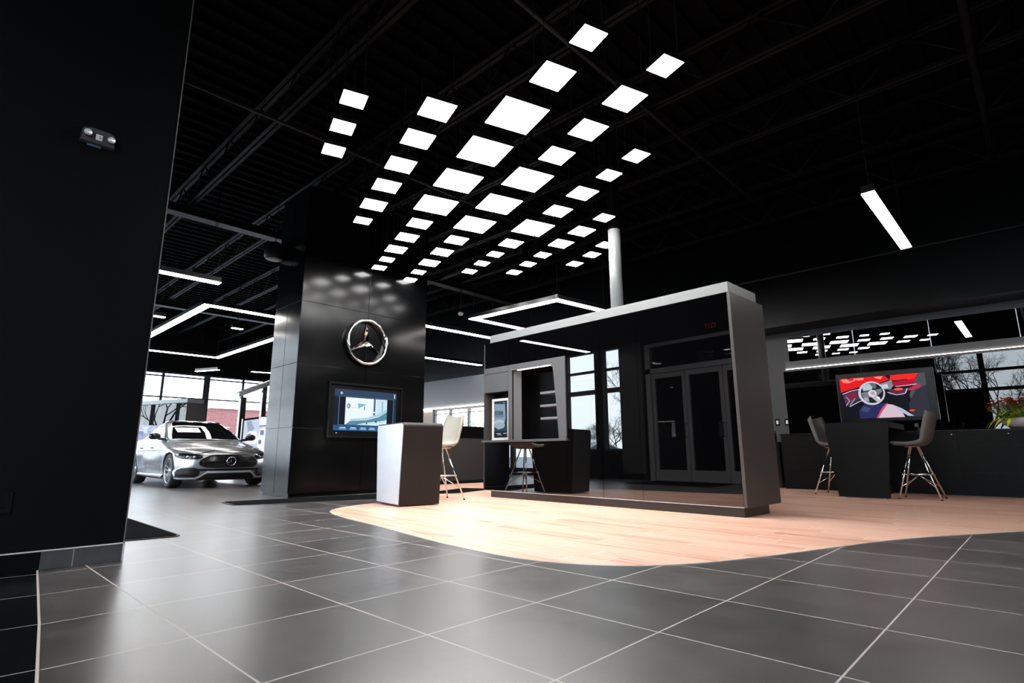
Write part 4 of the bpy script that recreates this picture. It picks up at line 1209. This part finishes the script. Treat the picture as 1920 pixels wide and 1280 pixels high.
def XR(tab, y, z, p=PW_):
    xf, w_, Lf, xr, Lr = interp(tab, z)
    q = min(0.9999, abs(y) / w_)
    return xr + Lr - Lr * (1 - q ** p) ** (1 / p)
def loft(tab, zs, bl):
    mb = MB()
    rings = []
    for z in zs:
        h = half_outline(tab, z)
        ring = [(x, y) for x, y in h] + [(x, -y) for x, y in h[-2:0:-1]]
        rings.append([Vector((x, bulge(x, y, z) if bl else y, z)) for x, y in ring])
    n = len(rings[0])
    mb.add([p for r in rings for p in r], [(i * n + j, i * n + (j + 1) % n, (i + 1) * n + (j + 1) % n, (i + 1) * n + j) for i in range(len(rings) - 1) for j in range(n)] + [tuple(range(n))[::-1], tuple(range((len(rings) - 1) * n, len(rings) * n))], None, True)
    return mb
def zlist(tab, k):
    out = []
    for a, b in zip(tab, tab[1:]):
        out += [a[0] + (b[0] - a[0]) * i / k for i in range(k)]
    return out + [tab[-1][0]]
AX = (-0.84, -3.705)
def build_car(label):
    car = thing('car', label, 'car', (0, 0, 0))
    low = loft(LOW, zlist(LOW, 2), True).build('body', M_PAINT, car)
    cut = MB()
    for ax in AX:
        for sy in (-1, 1):
            cut.lathe([(0, 0), (0.365, 0), (0.365, 0.45), (0, 0.45)], 40, Matrix.Translation((ax, sy * 0.60 if sy > 0 else -1.05, 0.335)) @ Matrix.Rotation(-PI / 2, 4, 'X'), M_CARBL)
    co = cut.build('cutter', None)
    # low intake of the front bumper is carved in as well
    md = low.modifiers.new('arches', 'BOOLEAN')
    md.operation = 'DIFFERENCE'
    md.solver = 'EXACT'
    md.material_mode = 'TRANSFER'
    md.object = co
    dg = bpy.context.evaluated_depsgraph_get()
    dg.update()
    me = bpy.data.meshes.new_from_object(low.evaluated_get(dg))
    low.modifiers.clear()
    low.data = me
    bpy.data.objects.remove(co)
    loft(TOP, zlist(TOP, 3), False).build('roof', M_PAINT, car)
    def patch(name, rows, m, par=None, off=0.006, tab=LOW, nc=24, face='F'):
        """rows of (z, y0, y1) laid on the nose (F) / rear (R)"""
        g_ = []
        for z, y0, y1 in rows:
            r_ = []
            for j in range(nc + 1):
                y = y0 + (y1 - y0) * j / nc
                fn = XF if face == 'F' else XR
                x = fn(tab, y, z)
                e = 0.01
                dx = (fn(tab, y + e, z) - fn(tab, y - e, z)) / (2 * e)
                dz = (fn(tab, y, z + e) - fn(tab, y, z - e)) / (2 * e)
                nn = Vector((1, -dx, -dz)).normalized() if face == 'F' else Vector((-1, dx, dz)).normalized()
                p = Vector((x, y, z)) + nn * off
                if tab is LOW:
                    p.y = bulge(p.x, p.y, p.z)
                r_.append(p)
            g_.append(r_)
        mb = MB()
        mb.grid(g_, m)
        return mb.build(name, m, par or car)
    def dense(rows, k=6):
        out = []
        for a, b in zip(rows, rows[1:]):
            for i in range(k):
                out.append(tuple(p + (q - p) * i / k for p, q in zip(a, b)))
        return out + [rows[-1]]
    # grille
    GR = dense([(0.395, -0.40, 0.40), (0.41, -0.475, 0.475), (0.44, -0.53, 0.53), (0.48, -0.555, 0.555), (0.53, -0.535, 0.535), (0.58, -0.48, 0.48), (0.625, -0.385, 0.385), (0.645, -0.27, 0.27)], 3)
    gri = patch('grille', GR, M_CARBL, None, 0.006)
    dots = MB()
    for r_ in range(16):
        z = 0.408 + r_ * 0.0152
        hw = interp([(a, c) for a, b, c in GR], z)[0] - 0.03
        y = -hw + (0.012 if r_ % 2 else 0.0)
        while y < hw:
            if not (math.hypot(y, z - 0.515) < 0.115) and abs(z - 0.515) > 0.016:
                x = XF(LOW, y, z) + 0.010
                dots.add([(x, y - 0.005, z), (x, y, z - 0.004), (x, y + 0.005, z), (x, y, z + 0.004)], [(0, 1, 2, 3)])
            y += 0.024
    dots.build('grille_mesh', M_ALLOY, gri)
    br = MB()
    for sy in (-1, 1):
        rows = []
        for k in range(13):
            y = sy * (0.125 + 0.375 * k / 12)
            x = XF(LOW, y, 0.515)
            rows.append([Vector((x + 0.006, y, 0.501)), Vector((x + 0.026, y, 0.503)), Vector((x + 0.026, y, 0.517)), Vector((x + 0.006, y, 0.519))])
        br.grid(rows, None, False)
    br.build('chrome_bar', M_CHROME, gri)
    stt = thing('front_star', None, None)
    bs_ = MB().lathe([(0.088, 0.0), (0.090, 0.02), (0.083, 0.028), (0.076, 0.02), (0.076, 0.0)], 40, Matrix.Translation((0.008, 0, 0.515)) @ Mx)
    star(bs_, 0.078, 0.022, 0.2)
    for i in range(len(bs_.v) - 8, len(bs_.v)):
        v = bs_.v[i]
        bs_.v[i] = (v[0] + 0.012, v[1], v[2] + 0.515)
    bpy.data.objects.remove(stt)
    bs_.build('badge', M_CHROME, gri)
    # chrome outline of the grille
    # headlamps, intakes, silver wing
    for sy in (-1, 1):
        def S2(rows):
            return [(z, a, b) if sy > 0 else (z, -b, -a) for z, a, b in rows]
        hl = patch('headlamp', dense(S2([(0.555, 0.60, 0.66), (0.565, 0.53, 0.80), (0.60, 0.49, 0.862), (0.635, 0.51, 0.868), (0.66, 0.62, 0.86), (0.672, 0.74, 0.845)])), M_CARLAMP, None, 0.007)
        patch('lamp_strip', dense(S2([(0.640, 0.53, 0.85), (0.652, 0.58, 0.85)]), 2), M_CHROME, hl, 0.010)
        pj = MB()
        for yy in (0.62, 0.72):
            x = XF(LOW, yy, 0.60)
            pj.lathe([(0.0, 0.03), (0.018, 0.026), (0.028, 0.012), (0.03, 0)], 16, Matrix.Translation((x - 0.006, sy * yy, 0.60)) @ Mx)
        pj.build('projector', M_ALLOY, hl)
        patch('side_intake', dense(S2([(0.205, 0.56, 0.79), (0.24, 0.54, 0.855), (0.30, 0.52, 0.868), (0.35, 0.54, 0.85), (0.385, 0.58, 0.80), (0.40, 0.62, 0.72)])), M_CARBL, None, 0.006)
        patch('wing_trim', dense(S2([(0.185, 0.56, 0.80), (0.20, 0.55, 0.845), (0.215, 0.55, 0.865)]), 3), M_ALU, None, 0.016)
        # slanted part of the wing
        g_ = []
        for k in range(13):
            f = k / 12
            y = 0.58 - 0.2 * f
            z = 0.20 + 0.115 * (f * f * (3 - 2 * f))
            g_.append([Vector((XF(LOW, y, z + dz) + 0.02, sy * y, z + dz)) for dz in (-0.022, 0.0, 0.022)])
        mbw = MB()
        mbw.grid(g_, M_ALU)
        mbw.build('wing_trim', M_ALU, car)
        patch('intake_edge', dense(S2([(0.23, 0.842, 0.868), (0.30, 0.862, 0.884), (0.36, 0.845, 0.872), (0.405, 0.78, 0.82), (0.415, 0.70, 0.76)]), 4), M_ALU, None, 0.012, nc=4)
    patch('lower_intake', dense([(0.172, -0.54, 0.54), (0.22, -0.50, 0.50), (0.27, -0.44, 0.44), (0.295, -0.40, 0.40)]), M_CARBL, None, 0.006)
    patch('upper_intake_slot', dense([(0.335, -0.60, 0.60), (0.36, -0.64, 0.64), (0.375, -0.6, 0.6)], 3), M_CARBL, None, 0.006)
    patch('wing_trim', dense([(0.295, -0.40, 0.40), (0.318, -0.40, 0.40), (0.335, -0.42, 0.42)], 3), M_ALU, None, 0.018)
    # bonnet shut line: dips at the lamps, arches over the grille
    g_ = []
    for k in range(49):
        y = -0.80 + 1.6 * k / 48
        a_ = abs(y)
        z = 0.728 - 0.05 * min(1, max(0, (a_ - 0.30) / 0.20)) + 0.03 * max(0, (a_ - 0.55) / 0.25)
        g_.append([Vector((XF(LOW, y, z + dz) + 0.004, bulge(0, y, z), z + dz + 0.002)) for dz in (-0.006, 0.006)])
    mbw = MB()
    mbw.grid(g_, M_CARBL)
    mbw.build('bonnet_gap', M_CARBL, car)
    # glass
    GT = 0.005
    WSZ = [0.985 + (1.385 - 0.985) * k / 12 for k in range(13)]
    ws = patch('windscreen', [(z, -(interp(TOP, z)[1] - 0.085), interp(TOP, z)[1] - 0.085) for z in WSZ], M_CARGL, None, GT, TOP, 28)
    patch('rear_window', [(z, -(interp(TOP, z)[1] - 0.08), interp(TOP, z)[1] - 0.08) for z in [1.02 + 0.36 * k / 10 for k in range(11)]], M_CARGL, None, GT, TOP, 24, 'R')
    stk = patch('price_sheet', [(1.125 + 0.11 * k / 4, -0.54, -0.10) for k in range(5)], M_PAPER, ws, GT + 0.004, TOP, 8)
    patch('printed_line', [(1.175 + 0.012 * k, -0.24, -0.15) for k in range(2)], M_CARBL, stk, GT + 0.006, TOP, 3)
    g_ = []
    for sy in (-1, 1):
        for x0, x1, nm in ((None, -2.62, 'front_side_window'), (-2.68, None, 'rear_side_window')):
            rows = []
            for k in range(9):
                z = 1.0 + 0.335 * k / 8
                xf, w_, Lf, xr, Lr = interp(TOP, z)
                a = (xf - 0.36 - 0.02) if x0 is None else x0 + (z - 1.0) * -0.1
                b = (xr + 0.40 - 0.02) if x1 is None else x1 + (z - 1.0) * -0.1
                rows.append([Vector((a + (b - a) * j / 14, sy * (YS(TOP, a + (b - a) * j / 14, z) + 0.005), z)) for j in range(15)])
            mbw = MB()
            mbw.grid(rows, M_CARGL)
            mbw.build(nm, M_CARGL, car)
        # chrome waist strip and door gaps and handles
        rows = [[Vector((x, sy * (YS(TOP, x, 0.988) + 0.008), 0.982)), Vector((x, sy * (YS(TOP, x, 0.988) + 0.010), 0.996))] for x in [-1.75 - 0.08 * k for k in range(28)]]
        mbw = MB()
        mbw.grid(rows, M_CHROME)
        mbw.build('waist_strip', M_CHROME, car)
        dg_ = MB()
        for xd in (-1.42, -2.52, -3.35):
            rows = []
            for k in range(12):
                z = 0.30 + 0.64 * k / 11
                x = xd - (0.25 * max(0, 0.6 - z) if xd < -3 else 0)
                yy = bulge(x, YS(LOW, x, z), z) + 0.003
                rows.append([Vector((x - 0.005, sy * yy, z)), Vector((x + 0.005, sy * yy, z))])
            dg_.grid(rows, M_CARBL)
        dg_.build('door_gap', M_CARBL, car)
        for xd in (-2.30, -3.22):
            yy = bulge(xd, YS(LOW, xd, 0.80), 0.80)
            MB().tube([(xd - 0.10, sy * (yy + 0.004), 0.80), (xd - 0.07, sy * (yy + 0.03), 0.805), (xd + 0.07, sy * (yy + 0.03), 0.805), (xd + 0.10, sy * (yy + 0.004), 0.80)], 0.013, 8).build('door_handle', M_PAINT, car)
        # side sill
        sl_ = MB()
        rows = []
        for k in range(21):
            x = -1.24 - 2.06 * k / 20
            yy = YS(LOW, x, 0.25)
            rows.append([Vector((x, sy * (yy - 0.01), 0.27)), Vector((x, sy * (yy + 0.025), 0.235)), Vector((x, sy * (yy + 0.03), 0.205)), Vector((x, sy * (yy - 0.05), 0.185))])
        sl_.grid(rows, M_PAINT)
        sl_.build('side_sill', M_PAINT, car)
        # door mirror
        mr = MB()
        prf = []
        c0 = Vector((-1.78, sy * 0.985, 1.035))
        vs, fs = [], []
        nu, nv = 14, 10
        for i in range(nv + 1):
            ph = PI * i / nv
            for j in range(nu):
                th = 2 * PI * j / nu
                sxx = math.copysign(abs(math.cos(th)) ** 0.75, math.cos(th)) * math.sin(ph) ** 0.8
                szz = math.copysign(abs(math.sin(th)) ** 0.75, math.sin(th)) * math.sin(ph) ** 0.8
                vs.append(c0 + Vector((sxx * (0.085 if sxx > 0 else 0.05), sy * -math.cos(ph) * 0.115, szz * 0.072)))
        for i in range(nv):
            for j in range(nu):
                fs.append((i * nu + j, i * nu + (j + 1) % nu, (i + 1) * nu + (j + 1) % nu, (i + 1) * nu + j))
        mr.add(vs, fs, None, True)
        mr.tube([(-1.74, sy * 0.77, 0.975), (-1.78, sy * 0.92, 0.985)], 0.028, 8)
        mr.build('door_mirror', M_CARBL, car)
    # roof glass
    g_ = [[Vector((x, y, 1.4325)) for y in (-0.40, 0, 0.40)] for x in (-2.76, -2.86)]
    # wheels
    for ax in AX:
        for sy in (-1, 1):
            W = Matrix.Translation((ax, sy * 0.79, 0.335)) @ (Matrix.Rotation(-PI / 2, 4, 'X') if sy > 0 else Matrix.Rotation(PI / 2, 4, 'X'))
            ty = MB().lathe([(0.235, -0.11), (0.29, -0.118), (0.322, -0.105), (0.335, -0.075), (0.335, 0.075), (0.322, 0.105), (0.29, 0.118), (0.242, 0.108), (0.235, 0.09)], 48, W, None, True).build('wheel', M_RUBBER, car)
            rim = MB().lathe([(0.243, 0.105), (0.232, 0.11), (0.222, 0.098), (0.215, 0.02), (0.20, -0.06)], 48, W)
            for k in range(5):
                for dq in (-0.17, 0.17):
                    a = 2 * PI * k / 5 + PI / 2
                    p0 = Vector((0.045 * math.cos(a + dq * 2.2), 0.045 * math.sin(a + dq * 2.2), 0.075))
                    p1 = Vector((0.228 * math.cos(a + dq * 1.25), 0.228 * math.sin(a + dq * 1.25), 0.098))
                    u_ = (p1 - p0).normalized()
                    sd_ = u_.cross(Vector((0, 0, 1))).normalized()
                    for (q0, q1) in ((0.016, 0.012),):
                        vv = [p0 + sd_ * q0, p0 - sd_ * q0, p1 - sd_ * q1, p1 + sd_ * q1]
                        vv += [q - Vector((0, 0, 0.035)) for q in vv]
                        rim.add([W @ q for q in vv], [(0, 1, 2, 3), (4, 7, 6, 5), (0, 4, 5, 1), (1, 5, 6, 2), (2, 6, 7, 3), (3, 7, 4, 0)])
            rim.lathe([(0, 0.09), (0.03, 0.088), (0.055, 0.075), (0.055, 0.02)], 20, W)
            rim.build('rim', M_ALLOY, ty)
            MB().lathe([(0.06, 0.0), (0.175, 0.0), (0.175, 0.012), (0.06, 0.012)], 32, W @ Matrix.Translation((0, 0, -0.01)), None, True).build('brake_disc', M_STEEL, ty)
    MB().box(-4.2, -0.35, -0.62, 0.62, 0.14, 0.20).build('underbody', M_CARBL, car)
    # tail lamps
    for sy in (-1, 1):
        patch('tail_lamp', dense([(0.74, 0.45 * sy, 0.80 * sy), (0.80, 0.40 * sy, 0.84 * sy), (0.86, 0.42 * sy, 0.82 * sy)]), M_EXIT, None, 0.006, LOW, 14, 'R')
    return car
car = build_car('silver sedan with white windscreen sheet parked beyond the clad column')
car.location = (-11.93, 4.30, 0.0)
car.rotation_euler = (0, 0, R(-1.1))
c2 = dup(car, (-16.8, -12.0, -0.205), R(-75), 'pale car parked outside behind the entrance side windows, seen mirrored')
c3 = dup(car, (-17.6, 1.15, 0.0), R(-6), 'car parked furthest left, a sliver beside the foreground wall')
for ch in kids(c3):
    if ch.data and ch.data.materials and ch.name.split('.')[0] in ('body', 'roof', 'side_sill', 'door_handle'):
        me_ = ch.data.copy()
        for i_, mm in enumerate(me_.materials):
            if mm == M_PAINT:
                me_.materials[i_] = M_CARBL
        ch.data = me_

# ================================================================= FAR DISPLAYS
def far_kiosk(label, loc, rz, ln, panels):
    t = thing('display_kiosk', label, 'kiosk', loc, rz)
    MB().box(-ln, 0, 0.02, 0.72, 0.0, 2.36).build('carcass', M_KEND, t)
    MB().box(-ln, 0.02, -0.02, 0.60, 2.365, 2.50, bev=0.004).build('top_slab', M_SILVER, t)
    w_ = ln / panels
    for k in range(panels):
        MB().box(-ln + k * w_ + 0.004, -ln + (k + 1) * w_ - 0.004, 0.0, 0.0195, 0.1, 2.35).build('mirror_panel', M_BGLASS3, t)
    return t
far_kiosk('distant silver topped mirrored kiosk behind the silver car', (-20.75, 5.90, 0), R(20), 4.2, 4)
rnd = random.Random(3)
gp_ = thing('lit_graphic_panel', 'bright blue and white lit graphic panel left of the silver car', 'display panel', (-18.9, 4.0, 0), R(70))
MB().box(-1.3, 1.3, 0.0, 0.08, 0.0, 1.48).build('panel_case', M_ALU, gp_)
A = [((0.42, 0.50, 0.75), rect(0, 0, 1, 1))]
for i in range(60):
    cx, cy, r_ = rnd.random(), rnd.random(), rnd.uniform(0.03, 0.10)
    a = rnd.uniform(0, 3)
    c_ = rnd.choice([(0.95, 0.97, 1), (0.8, 0.86, 1), (0.30, 0.34, 0.6), (0.6, 0.66, 0.9)])
    A.append((c_, [(cx + r_ * 1.2 * math.cos(a + 2 * PI * k / 8) * (1.0 if k % 2 else 0.45), cy + r_ * 1.6 * math.sin(a + 2 * PI * k / 8) * (1.0 if k % 2 else 0.45)) for k in range(8)]))
art('graphic', (-1.28, -0.001, 0.08), (2.56, 0, 0), (0, 0, 1.38), (0, -1, 0), A, gp_, 1.0)
pt = thing('display_portal', 'silver beam on dark posts beside the clad column, far windows behind', 'display frame', (-17, 0, 0))
MB().prism([(6.16, 2.29), (7.3, 2.83), (7.3, 2.98), (6.16, 2.43)], lambda y, z: (0.06, y, z), lambda y, z: (-0.5, y, z)).build('beam', M_SILVER, pt)
MB().box(-0.14, 0.0, 6.24, 6.40, 0.0, 2.30).build('post', M_CARBL, pt)
MB().box(-0.14, 0.0, 6.86, 6.99, 0.0, 2.55).build('post', M_CARBL, pt)
dp_ = thing('car_poster', 'framed picture of white cars, glow added, behind the right front of the silver car', 'poster', (-16.5, 0, 0))
MB().prism([(6.16, 0.0), (7.1, 0.0), (7.1, 1.80), (6.16, 1.64)], lambda y, z: (0.0, y, z), lambda y, z: (-0.08, y, z)).build('frame', M_CARBL, dp_)
A = [((0.62, 0.70, 0.85), [(0, 0), (1, 0), (1, 0.99), (0, 0.87)]), ((0.92, 0.95, 1.0), [(0.45, 0.96), (1, 0.99), (1, 0.80), (0.5, 0.77)]), ((0.25, 0.32, 0.5), [(0.48, 0.78), (1, 0.82), (1, 0.79), (0.5, 0.75)]),
     ((0.35, 0.42, 0.62), [(0.08, 0.86), (0.22, 0.88), (0.34, 0.7), (0.16, 0.6)]), ((0.95, 0.97, 1.0), [(0.05, 0.55), (0.2, 0.66), (0.42, 0.66), (0.48, 0.5), (0.42, 0.38), (0.1, 0.4)]), ((0.95, 0.96, 1.0), [(0.45, 0.45), (0.52, 0.7), (0.66, 0.76), (0.78, 0.6), (0.72, 0.2), (0.5, 0.2)]),
     ((0.22, 0.28, 0.42), [(0.54, 0.68), (0.66, 0.68), (0.66, 0.58), (0.54, 0.58)]), ((0.3, 0.36, 0.5), [(0.1, 0.58), (0.24, 0.62), (0.22, 0.55), (0.1, 0.5)]), ((0.2, 0.25, 0.36), ell(0.55, 0.43, 0.05, 0.05)), ((0.92, 0.94, 1.0), [(0.78, 0.6), (0.86, 0.78), (1, 0.78), (1, 0.2), (0.8, 0.2)]), ((0.25, 0.3, 0.42), [(0.84, 0.36), (1, 0.36), (1, 0.24), (0.84, 0.24)]), ((0.45, 0.5, 0.65), [(0.0, 0.2), (0.42, 0.32), (0.5, 0.15), (0, 0.1)]), ((0.25, 0.29, 0.4), rect(0, 0, 1, 0.12))]
art('glowing_print', (0.002, 6.20, 0.42), (0, 0.88, 0), (0, 0, 1.34), (1, 0, 0), A, dp_, 1.0)  # poster print made to glow, added brightness with no lamp behind it

# ================================================================= BARE TREES OUTSIDE
def tree_mesh(seed, h=9.0):
    rn = random.Random(seed)
    mb = MB()
    def grow(p, d, ln, r_, lv):
        pts = [p]
        q = p.copy()
        dd = d.copy()
        k = 3 if lv < 3 else 2
        for i in range(k):
            dd = (dd + Vector((rn.uniform(-.22, .22), rn.uniform(-.22, .22), rn.uniform(-.05, .18)))).normalized()
            q = q + dd * ln / k
            pts.append(q.copy())
        mb.tube(pts, max(r_, 0.006), 5 if lv < 2 else 3, None, max(r_ * 0.62, 0.005), False)
        if lv >= 7:
            return
        nb = 3 if lv < 6 else 2
        for i in range(nb):
            a = rn.uniform(0, 2 * PI)
            tilt = rn.uniform(0.35, 0.85)
            o_ = dd.orthogonal().normalized()
            o2 = dd.cross(o_)
            nd = (dd * math.cos(tilt) + (o_ * math.cos(a) + o2 * math.sin(a)) * math.sin(tilt)).normalized()
            grow(pts[-1] if i else pts[-2], nd, ln * rn.uniform(0.62, 0.82), r_ * 0.6, lv + 1)
    grow(Vector((0, 0, 0)), Vector((0, 0, 1)), h * 0.24, 0.14, 0)
    return mb.mesh('branches', M_BARK)
TM = [tree_mesh(s_) for s_ in (11, 23, 37)]
spots = [(-6.6, -10.5), (-1.6, -9.4), (3.4, -10.5), (-4.0, -15.6), (1.0, -15.2), (6.2, -16.2), (-13.6, -12.6), (-19.6, -15.5), (-25.6, -11.0), (-27.0, 22.5), (-31.0, -7.0), (-25.6, -20.5), (-28.6, -22.6), (-31.2, -19.0), (-23.2, 21.0)]
for i, (x, y) in enumerate(spots):
    o = bpy.data.objects.new('bare_tree', TM[i % 3])
    COL.objects.link(o)
    o.location = (x, y, -0.215)
    o.rotation_euler = (0, 0, i * 1.7)
    o.scale = (0.74, 0.74, 0.50) if i > 10 or i == 9 else (0.72, 0.72, 0.85 + 0.1 * (i % 4))
    setp(o, 'dark bare winter tree outside the showroom windows', 'tree', 'bare trees outside')
